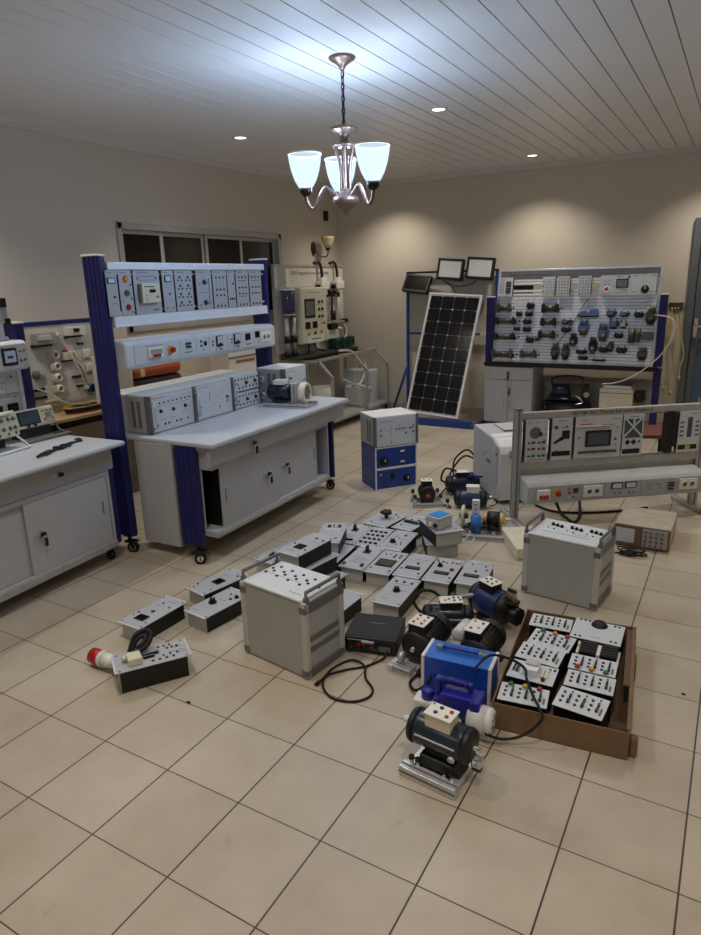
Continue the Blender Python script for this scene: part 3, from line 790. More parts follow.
def slide2(x0, x1, y, kx, hx):
    m = MB(); m.b2((x0, y, .152), (x1, y+.014, .573), 'furniture_grey', .002); o = m.build('door', lb)
    lock(o, kx, y, .375)
    h = MB(); h.b2((hx-.009, y-.003, .33), (hx+.009, y+.001, .43), 'alu', .002); h.b2((hx-.006, y-.0035, .336), (hx+.006, y-.0025, .424), 'trim_grey'); h.build('handle', o)
slide2(-.70, -.11, .094, -.62, -.16); slide2(-1.33, -.68, .112, -1.22, -1.28)
profile_post('leg', -.08, -.022, .112, .26, .101, .749, lb, False); profile_post('leg', -LL+.022, -LL+.08, .112, .26, .101, .749, lb, False)
profile_post('post', -.075, -.015, .735, .86, .101, 1.49, lb); profile_post('post', -LL+.015, -LL+.075, .735, .86, .101, 1.49, lb)
caster(lb, -.05, .18, R(20), off=(-.045, -.03)); caster(lb, -LL+.05, .18); caster(lb, -.045, .80); caster(lb, -LL+.045, .80)
# console and instrument strips in front of the rear posts
m = MB(); m.prism([(.545, 1.235), (.545, 1.375), (.57, 1.395), (.72, 1.395), (.72, 1.215), (.565, 1.215)], 'x', -LL+.2, -.135, 'white_panel', .014)
con = m.build('power_console', lb, (.05,.09,0))
m = MB(); m.b2((-.6, -.072, 0), (.6, .072, .003), 'white_panel', .001); fp2 = m.build('front_plate', con, mtx=face_front(-.135-.62, .5445, 1.305))
feats(fp2, [('s', .555, .025, 'red', .006), ('s', .582, .028, 'red', .006), ('s', .555, -.03, 'black', .007), ('s', .582, -.028, 'black', .007), ('s', .22, .02, 'red', .006), ('s', .22, -.02, 'black', .007), ('l', .4, .055, .10, .004)], .003)
m = MB(); m.b2((-.05, -.052, 0), (.05, .052, .012), 'black', .004); m.b2((-.038, -.034, .012), (.038, .036, .013), 'lcd_light'); m.b2((-.02, -.01, .013), (.02, .006, .0134), 'blue_socket'); m.build('display', fp2, (.475, 0, .003))
m = MB()
m.b2((-LL+.2, .60, 1.60), (-.20, .64, 1.645), 'alu', .005); m.b2((-LL+.2, .60, 1.50), (-.18, .64, 1.52), 'alu', .004)
for xx, z0, z1 in ((-.235, 1.645, 1.655), ): m.b2((xx-.02, .59, 1.595), (xx+.035, .645, 1.652), 'black', .006)
m.b2((-.225, .595, 1.49), (-.185, .645, 1.53), 'black', .006); m.b2((-.235, .60, 1.52), (-.20, .64, 1.60), 'alu', .003)
m.b2((-LL+.2, .62, 1.3955), (-.20, .66, 1.42), 'alu_white', .004)
m.b2((-LL+.2, .655, .79), (-.125, .70, .86), 'alu_white', .004); m.b2((-.155, .655, .86), (-.125, .70, 1.23), 'alu_white', .003); m.b2((-LL+.2, .655, 1.045), (-.12, .70, 1.066), 'alu', .004)
m.b2((-LL+.02, .64, 1.25), (-.126, .655, 1.33), 'alu_white', .003)
m.build('rack_frame', lb, (.05,.09,0))
def rm2(x0, x1, z0, z1, y, label, L):
    w, h = x1-x0, z1-z0
    t = thing('trainer_module', label, 'module', mtx=LBM @ face_front((x0+x1)/2+(.05 if z0 > 1.25 else .12), y+.09, (z0+z1)/2), group='front-panel modules on the left bench')
    m = MB(); m.b2((-w/2, -h/2, -.004), (w/2, h/2, 0), 'white_panel', .001); p = m.build('front_panel', t)
    b = MB(); b.b2((-w/2+.01, -h/2+.01, -.03), (w/2-.01, h/2-.01, -.0045), 'black'); b.build('module_body', t); feats(p, L, 0)
rm2(-.42, -.24, 1.422, 1.498, .60, 'front-panel module with black knob above the console at the left edge', [('k', .02, .0, .014), ('s', .05, .006), ('l', -.03, 0, .05, .003)])
rm2(-.42, -.24, 1.525, 1.598, .60, 'blank pale module under the top rail at the left edge', [('l', -.02, .015, .08, .003)])
rm2(-.45, -.24, 1.07, 1.205, .65, 'white circuit-diagram module below the console on the left bench', [('l', -.04, .03, .0025, .06), ('l', .0, .0, .05, .0025), ('l', -.065, -.02, .05, .0025), ('l', .05, .03, .03, .0025), ('s', .065, .035), ('s', -.01, -.03, 'black', .004), ('l', .02, -.04, .0025, .05), ('l', -.02, .045, .04, .0025)])
rm2(-.45, -.24, .87, 1.042, .65, 'module with two small dark displays, low on the left bench rack', [('d', -.06, .02, .06, .05, 'black_gloss'), ('d', .045, .022, .075, .055, 'black_gloss'), ('l', .04, -.035, .08, .003)])

# oscilloscope tilted up on its handle
osc = thing('oscilloscope', 'white digital oscilloscope with dark screen tilted up on the left bench', 'oscilloscope', mtx=LBM @ Matrix.Translation((-.125, .60, .781)) @ Matrix.Rotation(R(-4), 4, 'Z') @ Matrix.Scale(.84, 4))
TI = Matrix.Translation((0, 0, .09)) @ Matrix.Rotation(R(-14), 4, 'X')
m = MB(); m.b2((-.16, 0, 0), (.16, .11, .14), 'white_plastic', .012); m.b2((-.15, .11, .008), (.15, .13, .13), 'case_grey', .01); body = m.build('housing', osc, mtx=TI)
m = MB(); m.b2((-.15, -.007, .02), (.03, -.0005, .125), 'black', .004); m.b2((-.14, -.009, .03), (.02, -.0065, .117), 'lcd'); m.build('screen', body)
pf = MB(); pf.b2((-.055, -.06, 0), (.055, .06, .003), 'cream_plastic', .001); pfo = pf.build('control_panel', body, mtx=face_front(.098, -.0005, .07))
feats(pfo, [('k', x, y, .007, 'trim_grey') for x in (-.035, .035) for y in (-.03, .035)]+[('t', 0, .012, .05, .012, 'case_grey'), ('t', 0, -.01, .05, .012, 'case_grey'), ('t', 0, .04, .03, .01, 'case_grey')], .003)
m = MB()
for k in range(2):
    m.cyl((-.09+k*.055, -.001, .012), (-.09+k*.055, -.022, .012), .013, 'chrome', seg=14)
m.build('input_connector', body)
m = MB(); m.tube([(-.165, .06, .10), (-.172, -.0, .03), (-.172, -.10, .008), (.172, -.10, .008), (.172, .0, .03), (.165, .06, .10)], .008, 'trim_grey', n=1); m.b2((-.19, -.13, .0), (.19, -.085, .02), 'trim_grey', .006); m.build('carry_handle', osc)
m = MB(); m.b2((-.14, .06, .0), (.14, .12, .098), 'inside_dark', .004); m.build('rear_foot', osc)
# analog instrument left of it
ao = thing('signal_generator', 'cream bench instrument with many knobs, cut by the left edge', 'instrument', mtx=LBM @ Matrix.Translation((-.53, .46, .781)) @ Matrix.Rotation(R(3), 4, 'Z'))
TI2 = Matrix.Translation((0, 0, .08)) @ Matrix.Rotation(R(-10), 4, 'X')
m = MB(); m.b2((-.17, 0, 0), (.17, .25, .15), 'cream_plastic', .006); hb = m.build('housing', ao, mtx=TI2)
pf = MB(); pf.b2((-.163, -.068, 0), (.163, .068, .003), 'cream_box', .001); pfo = pf.build('control_panel', hb, mtx=face_front(0, -.0005, .075))
feats(pfo, [('k', x, y, .011, 'trim_grey') for x in (.02, .065, .11, .145) for y in (-.025, .03)]+[('s', .03, -.055, 'trim_grey', .008), ('s', .09, -.055, 'trim_grey', .008), ('s', .14, -.055, 'trim_grey', .008), ('t', .08, .055, .1, .008, 'case_grey')], .003)
m = MB(); m.tube([(-.175, .08, .09), (-.18, -.05, .008), (.18, -.05, .008), (.175, .08, .09)], .007, 'alu_white', n=1); m.build('tilt_handle', ao)
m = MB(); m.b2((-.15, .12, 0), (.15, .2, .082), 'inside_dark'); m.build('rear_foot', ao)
# coiled probe lead on the bench top
m = MB()
def lead_pt(x, y, z):
    c, q = 1.6*math.cos(R(14.3)), 1.6*math.sin(R(14.3)); x += .30; y -= .14
    return (-.52+c*x-q*y, .152+q*x+c*y, z)
for k in range(5):
    d_ = (k-2)*.0075
    m.tube([lead_pt(-.30+.26*t+.006*k, .147+d_*abs(math.sin(2.2*PI*t+.4))*1.3+.004*math.sin(9*t+k), .786+.004*((k+j)%2)) for j, t in enumerate([q/12 for q in range(13)])], .0042, 'rubber', n=4, seg=6)
m.tube([lead_pt(*p) for p in ((-.04,.147,.786), (-.015,.155,.787), (-.012,.17,.787), (-.03,.172,.786))], .0042, 'rubber', n=4, seg=6)
m.box(lead_pt(-.17, .15, .792), (.03, .05, .016), 'black', .004)
cb = m.build('cable_bundle', mtx=LBM.copy()); tag(cb, 'black test lead tied in a bundle on the front of the left bench top', 'cable')

# ================================================================== WOODEN DESK + HOUSE WIRING BOARD behind
dk = thing('desk', 'long dark-framed wooden desk along the left wall behind the benches', 'desk', (-4.74, 2.6, 0))
m = MB(); m.b2((0, 0, .752), (.54, 3.15, .778), 'wood', .004); m.build('desk_top', dk)
for xx in (.03, .47):
    for yy in (.05, 1.55, 3.06):
        m = MB(); m.b2((xx, yy, 0), (xx+.04, yy+.04, .752), 'black', .003); m.build('leg', dk)
m = MB(); m.b2((.03, .09, .70), (.05, 3.06, .752), 'black'); m.b2((.49, .09, .70), (.51, 3.06, .752), 'black'); m.build('apron', dk)
PY = Matrix.Translation((-4.46, 2.93, .779)) @ Matrix.Rotation(R(90), 4, 'Z')
wb = thing('wiring_board', 'cream house-wiring practice board in a blue frame on the desk by the left wall', 'wiring board', mtx=PY)
m = MB(); m.b2((.03, -.003, .07), (.80, .015, .66), 'cream_board', .003); pb = m.build('board', wb)
m = MB(); m.b2((0, -.012, 0), (.03, .03, .69), 'blue_post', .003); m.b2((.80, -.012, 0), (.85, .03, .69), 'blue_post', .003); m.b2((.03, -.012, .66), (.80, .03, .69), 'blue_post', .003); m.b2((0, -.10, 0), (.03, .12, .02), 'blue_post', .003); m.b2((.80, -.10, 0), (.85, .12, .02), 'blue_post', .003); m.build('frame', wb)
def fit(name, mb, x, z): return mb.build(name, wb, mtx=face_front(x, -.0032, z))
for k in range(4):                                  # column of lamp holders
    m = MB(); z = .44-.085*k
    m.lathe([(.034, 0), (.034, .012), (.03, .03), (.026, .042), (.02, .042), (.018, .02)], 'white_plastic', seg=22); m.cyl((0,0,.02), (0,0,.022), .018, 'trim_grey', seg=18); m.box((-.035, .0, .012), (.03, .05, .024), 'cream_plastic', .004); fit('lamp_holder', m, .27, z)
m = MB(); m.b2((-.09, -.05, 0), (.09, .035, .055), 'alu_dull', .006); m.b2((-.075, -.02, .055), (.03, .02, .085), 'case_grey', .006); m.b2((-.10, -.065, 0), (.06, -.05, .04), 'black', .003); m.cyl((.1,.0,.03), (.13,.02,.03), .016, 'cream_plastic'); fit('contactor', m, .19, .575)
m = MB(); m.b2((-.085, -.03, 0), (.085, .035, .045), 'white_plastic', .005); m.b2((-.03, -.005, .045), (.02, .022, .055), 'black', .002); m.b2((-.095, -.045, 0), (.07, -.034, .02), 'black', .002); m.b2((-.08, -.06, 0), (.07, -.046, .012), 'cream_plastic', .002); fit('breaker_box', m, .47, .60)
for x, z in ((.50, .50), (.535, .50)):
    m = MB(); m.cyl((0,0,0), (0,0,.01), .011, 'black', seg=12); fit('socket', m, x, z)
m = MB(); m.b2((-.055, -.03, 0), (.055, .03, .03), 'cream_plastic', .006); m.b2((-.05, .032, 0), (-.01, .045, .012), 'red', .002); m.b2((-.075, -.042, 0), (.02, -.032, .016), 'black', .002); fit('junction_box', m, .40, .42)
for x, z in ((.565, .42), (.575, .31)):
    m = MB(); m.b2((-.035, -.035, 0), (.035, .035, .012), 'white_plastic', .005); m.b2((-.012, -.022, .012), (.012, .022, .018), 'white_plastic', .003); fit('wall_switch', m, x, z)
m = MB(); m.lathe([(.03, 0), (.034, .01), (.034, .05), (.026, .055), (.024, .03)], 'blue_steel', seg=20); m.cyl((-.05, .01, .025), (-.028, .01, .025), .016, 'white_plastic'); fit('industrial_socket', m, .55, .15)
for x, z, w_ in ((.10, .20, .05), (.10, .14, .06), (.20, .105, .07), (.46, .18, .03), (.44, .255, .04)):
    m = MB(); m.b2((-w_, -.01, 0), (w_, .008, .016), 'black' if z != .105 else 'cream_plastic', .003); fit('terminal_strip', m, x, z)
m = MB(); m.lathe([(.032, 0), (.03, .02), (.02, .03), (0, .03)], 'trim_grey', seg=18); m.box((.04, -.01, .012), (.05,.03,.02), 'alu_dull', .004); fit('rotary_dimmer', m, .10, .31)
for pts, c in (([(.39,-.03,.46), (.42,-.05,.36), (.46,-.05,.27), (.47,-.03,.24)], 'wire_white'), ([(.40,-.03,.44), (.46,-.06,.33), (.52,-.05,.2), (.54,-.04,.16)], 'wire_white'), ([(.08,-.02,.21), (.17,-.06,.16), (.22,-.10,.10), (.34,-.12,.06), (.45,-.12,.05)], 'cream_plastic'), ([(.42,-.03,.45), (.47,-.05,.30), (.50,-.04,.20)], 'wire_red')):
    m = MB(); m.tube(pts, .004, c, n=6, seg=6); m.build('wire', wb)
# coil of coloured leads on the desk
for q, (c, dz, lab) in enumerate((('wire_red', 0, 'red'), ('black', .013, 'black'), ('wire_blue', .026, 'blue'), ('wire_yellow', .038, 'yellow'))):
    m = MB(); pts = []
    for k in range(49):
        a = 2*PI*k/16; rr = .11+.008*math.sin(k*1.3)+.004*q
        pts.append((-4.335+rr*.62*math.cos(a), 3.33+rr*1.5*math.sin(a), .786+dz+.003*math.sin(k*.9)))
    m.tube(pts, .005, c, seg=6); o = m.build('cable_coil'); tag(o, lab+' coil in the pile of leads on the desk below the wiring board', 'cable', 'coils of leads on the wooden desk')
# orange tool case, white box and white console standing on the desk behind the bench
oc = thing('tool_case', 'orange-topped dark carrying case seen under the power console, behind the bench', 'tool case', (-4.40, 4.08, .779), 90)
m = MB(); m.b2((-.29, -.09, 0), (.29, .12, .165), 'brown_case', .03); m.build('case_body', oc)
m = MB(); m.b2((-.30, -.10, .165), (.30, .13, .285), 'orange_case', .05); m.build('lid', oc)
m = MB(); m.tube([(-.16, -.05, .275), (-.12, -.06, .315), (.12, -.06, .315), (.16, -.05, .275)], .014, 'orange_case', n=4); m.box((-.18, -.098, .22), (.04, .03, .06), 'cream_plastic', .004); m.build('handle', oc)
wt = thing('white_box', 'plain white box behind the near end of the power console', 'box', (-4.28, 3.58, .779), 90)
m = MB(); m.b2((-.12, -.09, 0), (.12, .09, .40), 'white_plastic', .008); m.build('housing', wt); m = MB(); m.b2((-.10, -.094, .03), (.10, -.0905, .37), 'cream_plastic', .002); m.build('front_plate', wt)
wc = thing('demo_unit', 'white instrument with a small blue label, seen between console and instrument cases', 'instrument', (-4.42, 5.27, .779), 90)
m = MB(); m.b2((-.26, -.12, 0), (.26, .13, .38), 'white_plastic', .01); m.b2((-.265, -.125, .21), (.265, -.12, .225), 'trim_grey'); m.build('housing', wc)
m = MB(); m.b2((-.20, -.1235, .29), (-.10, -.1205, .345), 'blue_socket'); m.build('label_plate', wc); m = MB(); m.b2((.02, -.124, .315), (.08, -.1205, .34), 'black'); m.build('display', wc)
m = MB(); m.b2((-.16, -.124, .16), (.14, -.1205, .185), 'orange_case'); m.build('front_strip', wc)

# ================================================================== PROCESS CONTROL RIG (far corner, along the left wall)
pr_ = thing('process_rig', 'process control training rig with cream control box and tanks, in the far corner', 'training rig', (-4.62, 6.2, 0), 90)
# local x = world y - 6.2, local -y = into the room, z up
def alu_post(m, x0, x1, y0, y1, z0, z1): m.b2((x0, y0, z0), (x1, y1, z1), 'alu_dull', .004)
m = MB()
alu_post(m, .0, .03, -.03, .0, .101, 1.90); alu_post(m, 1.55, 1.58, -.03, .0, .101, 1.90)
alu_post(m, .03, 1.55, -.03, 0, 1.87, 1.90); alu_post(m, .03, 1.55, -.03, 0, 1.62, 1.645); alu_post(m, .03, 1.55, -.03, 0, .86, .89)
sec = (.22, 1.03, 1.61)
for x in sec:                                       # cut-corner side frames of the base
    pts = [(-.03,.80), (-.455,.80), (-.625,.63), (-.625,.13), (-.03,.13)]
    for (a, b), (c, d) in zip(pts, pts[1:]):
        n_ = Vector((0, c-a, d-b)); Lh = n_.length
        m.box((x, (a+c)/2, (b+d)/2), (.03, Lh+.026, .03), 'alu_dull', .003, rot=Matrix.Rotation(math.atan2(d-b, c-a), 3, 'X'))
for y, z in ((-.625, .115), (-.03, .115), (-.455, .815), (-.03, .815)): m.b2((sec[0], y-.015, z-.015), (sec[2], y+.015, z+.015), 'alu_dull', .003)
m.b2((sec[0], -.62, .128), (sec[2], -.03, .136), 'alu_dull')
for x in (sec[0], sec[2]):
    for y in (-.6, -.05): m.cyl((x, y, 0), (x, y, .10), .016, 'black', seg=10)
m.b2((.0, -.03, 0), (.03, 0, .101), 'alu_dull'); m.b2((1.55, -.03, 0), (1.58, 0, .101), 'alu_dull')
m.build('frame', pr_)
m = MB(); m.b2((.03, -.018, 1.645), (1.55, -.008, 1.87), 'cream_board', .002); hd = m.build('header_board', pr_)
text('ZE337  Integrated process control system', .055, hd, face_front(.78, -.0185, 1.80), 'black', width=.82)
m = MB(); m.b2((-.13,-.095,0), (.13,.095,.002), 'white_plastic')
for k in range(3): m.b2((-.06+.05*k, -.07, .002), (-.03+.05*k, -.045, .0026), 'mark_dark')
for k in range(9): m.b2((-.1+.07*(k%3), -.02+.035*(k//3), .002), (-.07+.07*(k%3), -.014+.035*(k//3), .0026), 'mark')
m.build('diagram_sheet', hd, mtx=face_front(.19, -.0185, 1.757))
m = MB(); m.b2((.03, -.012, .89), (1.55, -.006, 1.62), 'cream_board'); m.build('back_plate', pr_)
m = MB(); m.b2((-.02, -.06, .9), (.20, -.03, 1.88), 'alu_dull', .003); m.b2((-.02,-.062,1.64), (.03,-.06,1.86), 'white_panel'); m.build('side_panel', pr_)
# control box
m = MB(); m.b2((.30, -.175, .985), (.86, -.02, 1.635), 'cream_box', .012); cbx = m.build('control_box', pr_)
m = MB(); m.b2((-.272, -.315, 0), (.272, .315, .006), 'cream_box', .003); cf = m.build('box_door', cbx, mtx=face_front(.58, -.1755, 1.31))
feats(cf, [('d', -.095, .085, .22, .22, 'lcd_green'), ('d', -.15, -.11, .10, .08, 'black_gloss'), ('d', .0, -.11, .10, .08, 'black_gloss'), ('b', -.14, -.21, .02, 'amber'), ('b', .0, -.205, .018, 'black'), ('b', .14, -.20, .02, 'amber'), ('l', .0, .265, .3, .006), ('k', .2, -.1, .012), ('s', .13, -.10, 'red', .008)]+[('b', .10+.07*i, .155-.085*j, .018, 'black') for i in range(2) for j in range(3)], .006)
m = MB(); m.b2((-.17, -.045, 0), (.18, .045, .003), 'white_plastic'); m.b2((-.08, -.006, .003), (.12, .006, .0035), 'mark_dark'); m.build('label_plate', cf, (.0, -.275, .0065))
# tanks and fittings left and right of the box
m = MB(); m.cyl((.14, -.12, 1.35), (.14, -.12, 1.61), .075, 'tank_blue', seg=24); m.build('upper_tank', pr_)
m = MB(); m.cyl((.14, -.12, 1.335), (.14, -.12, 1.35), .085, 'alu_dull'); m.b2((.10,-.10,1.34), (.29,-.03,1.36), 'alu_dull'); m.cyl((.14,-.12,1.61), (.14,-.12,1.625), .08, 'white_plastic'); m.build('tank_flange', pr_)
for x in (.10, .24):
    m = MB(); m.cyl((x, -.11, .90), (x, -.11, 1.30), .028, 'alu_dull', seg=14); m.cyl((x, -.11, 1.02), (x, -.11, 1.10), .035, 'black', seg=14); m.cyl((x,-.11,.86), (x,-.11,.92), .04, 'black', seg=14); m.build('flow_tube', pr_)
for x in (.99, 1.33):
    m = MB(); m.cyl((x, -.07, 1.12), (x, -.07, 1.50), .024, 'tank_white', seg=14); m.cyl((x, -.07, 1.50), (x, -.07, 1.56), .018, 'black', seg=12); m.cyl((x,-.07,1.09), (x,-.07,1.12), .03, 'white_plastic', seg=12); m.build('level_column', pr_)
for x in (.96, 1.32):
    m = MB(); m.b2((x-.09, -.12, 1.60), (x+.09, -.03, 1.70), 'white_plastic', .01); m.b2((x-.05, -.10, 1.70), (x+.06, -.04, 1.745), 'white_plastic', .008); m.b2((x-.115, -.10, 1.61), (x-.09, -.04, 1.66), 'black', .004); m.b2((x+.09, -.10, 1.61), (x+.115, -.04, 1.66), 'black', .004)
    m.tube([(x-.01, -.07, 1.74), (x-.015, -.075, 1.80), (x-.02, -.06, 1.90), (x-.05, -.04, 1.93), (x-.12,-.03,1.915)], .018, 'black', n=5); m.build('sensor_head', pr_)
m = MB()
m.tube([(1.06,-.07,1.52), (1.15,-.07,1.53), (1.24,-.07,1.52)], .015, 'black', n=4); m.tube([(1.17,-.07,1.53), (1.17,-.07,1.30), (1.16,-.07,1.15)], .012, 'black', n=4)
m.cyl((1.17,-.08,1.22), (1.17,-.08,1.34), .035, 'black', seg=14); m.b2((1.09,-.10,1.10), (1.25,-.03,1.18), 'black', .01); m.cyl((1.12,-.08,1.54), (1.12,-.08,1.60), .035, 'black', seg=12); m.cyl((1.22,-.08,1.54), (1.22,-.08,1.60), .035, 'black', seg=12); m.build('valve', pr_)
m = MB(); m.b2((.90,-.09,1.18), (1.5,-.03,1.20), 'alu_dull'); m.b2((1.0,-.07,.98), (1.34,-.014,1.10), 'cream_plastic', .006); m.b2((1.44,-.1,1.17), (1.52,-.03,1.22), 'black', .006); m.build('bracket', pr_)
for k in range(3):
    m = MB(); x = 1.15+.17*k; m.b2((x-.065, -.17, .865), (x+.065, -.05, .99), 'green_dark', .008); m.cyl((x, -.172, .93), (x, -.18, .93), .03, 'black', seg=14); m.build('pump', pr_)
m = MB(); m.tube([(1.42,-.06,1.2), (1.47,-.10,1.05), (1.36,-.10,.95)], .009, 'wire_white', n=5); m.tube([(.95,-.20,.84), (1.15,-.34,.83), (1.32,-.45,.66), (1.22,-.48,.50), (1.10,-.47,.40)], .016, 'tank_white', n=6); m.tube([(.55,-.1,.985), (.5,-.12,.88), (.3,-.12,.82)], .010, 'black', n=5); m.tube([(.68,-.1,.985), (.70,-.12,.90), (.9,-.12,.86)], .010, 'black', n=5); m.tube([(.92,-.35,.5), (1.05,-.47,.42), (1.2,-.6,.35), (1.25,-.5,.2)], .014, 'tank_white', n=5); m.build('hose', pr_)
m = MB(); m.b2((.05,-.25,.83), (1.5,-.03,.86), 'steel_dark', .004); m.b2((.3,-.24,.80), (1.5,-.04,.83), 'black'); m.build('shelf', pr_)
m = MB(); m.b2((1.06, -.52, .137), (1.28, -.28, .40), 'tank_white', .03); m.cyl((1.17,-.40,.40), (1.17,-.40,.425), .05, 'white_plastic'); m.build('water_tank', pr_)
m = MB(); m.b2((1.36, -.50, .137), (1.58, -.10, .56), 'white_panel', .006); m.build('power_unit', pr_)
m = MB(); m.cyl((.45,-.35,.137), (.45,-.35,.48), .13, 'tank_white', seg=24); m.build('reservoir', pr_)
m = MB(); m.b2((1.045,-.44,.2), (1.6,-.436,.78), 'acrylic'); m.build('cover_sheet', pr_)

# ================================================================== SOLAR STAND
ss = thing('solar_stand', 'tall blue steel stand at the back wall that carries three floodlights', 'stand', (-3.648, 7.895, 0))
m = MB()
for x in (-.085, 1.083): m.b2((x-.015, -.015, .04), (x+.015, .015, 1.76), 'blue_steel', .003)
m.b2((-.10, -.015, 1.76), (1.10, .015, 1.785), 'black', .002); m.b2((-.07, -.013, 1.01), (1.068, .013, 1.035), 'blue_steel', .002)
m.build('upright_frame', ss)
m = MB()
for x in (-.085, 1.083):
    m.b2((x-.02, -.76, 0), (x+.02, .04, .04), 'blue_steel', .003)
m.b2((-.065, -.76, .0), (1.063, -.71, .085), 'blue_steel', .003)
m.build('base', ss)
m = MB(); a = Vector((-.085, -.0, .62)); b = Vector((-.30, -.02, .0)); m.cyl(a, b, .016, 'blue_steel', seg=10); m.build('brace', ss)
m = MB(); m.b2((.90,-.03,1.0), (1.00,-.013,1.05), 'white_plastic', .002); m.build('label_plate', ss)
# solar panel leaning in the stand
def panel_mtx():
    yaw, tilt, roll = 3.17e-3, .3477, -.0637
    r = Vector((math.cos(yaw), math.sin(yaw), 0)); n = Vector((-math.sin(yaw), math.cos(yaw), 0))
    u = Vector((0,0,1))*math.cos(tilt)+n*math.sin(tilt)
    R_ = math.cos(roll)*r+math.sin(roll)*u; U_ = -math.sin(roll)*r+math.cos(roll)*u
    br = Vector((-2.7557, 7.1631, .1046))
    return fr(br-R_*.67, R_, U_)
sp = thing('photovoltaic_module', 'dark solar panel with white grid lines leaning against the blue stand', 'solar panel', mtx=panel_mtx())
m = MB()
w_, h_ = .67, 1.48
for a, b in (((0,0), (.018,h_)), ((w_-.018,0), (w_,h_)), ((.018,0), (w_-.018,.018)), ((.018,h_-.018), (w_-.018,h_))): m.b2((a[0],a[1],-.035), (b[0],b[1],.0), 'alu_white', .002)
m.build('frame', sp)
def cell_mat():
    m_, t, out = nt('solar_cells'); N, Lk = t.nodes, t.links
    b = N.new('ShaderNodeBsdfPrincipled'); b.inputs['Roughness'].default_value = .18
    tc = N.new('ShaderNodeTexCoord'); no = N.new('ShaderNodeTexNoise'); no.inputs['Scale'].default_value = 4
    Lk.new(tc.outputs['Object'], no.inputs['Vector']); cr = N.new('ShaderNodeValToRGB')
    cr.color_ramp.elements[0].color = lin((10,11,16))+(1,); cr.color_ramp.elements[1].color = lin((18,19,26))+(1,)
    Lk.new(no.outputs['Fac'], cr.inputs[0]); Lk.new(cr.outputs[0], b.inputs['Base Color']); Lk.new(b.outputs[0], out.inputs[0]); return m_
M['cells'] = cell_mat()
m = MB(); m.b2((.018,.018,-.008), (w_-.018,h_-.018,-.005), 'alu_dull')
cw, chh = (w_-.056)/4, (h_-.07)/9
for i in range(4):
    for j in range(9):
        x0, y0 = .028+i*cw, .035+j*chh; k = .012; g = .0012
        P_ = [(x0+g+k,y0+g), (x0+cw-g-k,y0+g), (x0+cw-g,y0+g+k), (x0+cw-g,y0+chh-g-k), (x0+cw-g-k,y0+chh-g), (x0+g+k,y0+chh-g), (x0+g,y0+chh-g-k), (x0+g,y0+g+k)]
        m.prism(P_, 'z', -.005, -.0042, 'cells')
    for q in range(4):
        xx = .028+i*cw+cw*(q+.5)/4; m.b2((xx-.0007, .03, -.0042), (xx+.0007, h_-.03, -.0039), 'steel_dark')
m.build('cell_sheet', sp)
# floodlights
def flood(x0, x1, z0, z1, y, tilt, label, lit, skew=0):
    w, h = x1-x0, z1-z0
    t = thing('floodlight', label, 'floodlight', mtx=Matrix.Translation(((x0+x1)/2, y, z0+h/2)) @ Matrix.Rotation(R(tilt), 4, 'X') @ Matrix.Rotation(R(skew), 4, 'Y'), group='floodlights on the blue stand')
    w -= .01
    m = MB()
    m.b2((-w/2,0,-h/2), (w/2,.045,h/2), 'black', .006)
    for a, b in (((-w/2,-h/2), (-w/2+.026,h/2)), ((w/2-.026,-h/2), (w/2,h/2)), ((-w/2,-h/2), (w/2,-h/2+.03)), ((-w/2,h/2-.026), (w/2,h/2))): m.b2((a[0],-.012,a[1]), (b[0],.0,b[1]), 'black', .003)
    m.build('housing', t)
    m = MB(); m.b2((-w/2+.026,-.005,-h/2+.03), (w/2-.026,-.0005,h/2-.026), lit, .001)
    if lit == 'reflector': pass
    m.build('lens', t)
    m = MB(); m.b2((-w/2+.05,.045,-.06), (-w/2+.07,.075,.06), 'black'); m.b2((w/2-.07,.045,-.06), (w/2-.05,.075,.06), 'black'); m.b2((-w/2+.05,.075,-.02), (w/2-.05,.085,.02), 'black'); m.build('bracket', t)
    return t
dm('reflector', (206,212,212), .3, var=.06, scale=6)
flood(-3.293, -2.951, 1.674, 1.922, 7.80, -8, 'floodlight with white reflector, middle one on the blue stand', 'reflector', 5)
flood(-2.919, -2.572, 1.671, 1.922, 7.80, -8, 'floodlight with white reflector, right end of the blue stand', 'reflector', 5)
flood(-3.746, -3.383, 1.527, 1.758, 7.80, -28, 'dark unlit floodlight tipped down at the left end of the blue stand', 'black_gloss', 7)
m = MB(); m.tube([(-3.22, 7.83, 1.67), (-3.12, 7.83, 1.60), (-3.02, 7.72, 1.53)], .006, 'black', n=6, seg=6); m.tube([(-2.80, 7.83, 1.67), (-2.86, 7.83, 1.62), (-3.07, 7.84, 1.60), (-3.20, 7.83, 1.66)], .006, 'black', n=6, seg=6)
o = m.build('lamp_lead'); tag(o, 'thin black leads looping between the two white floodlights and the solar panel', 'cable')

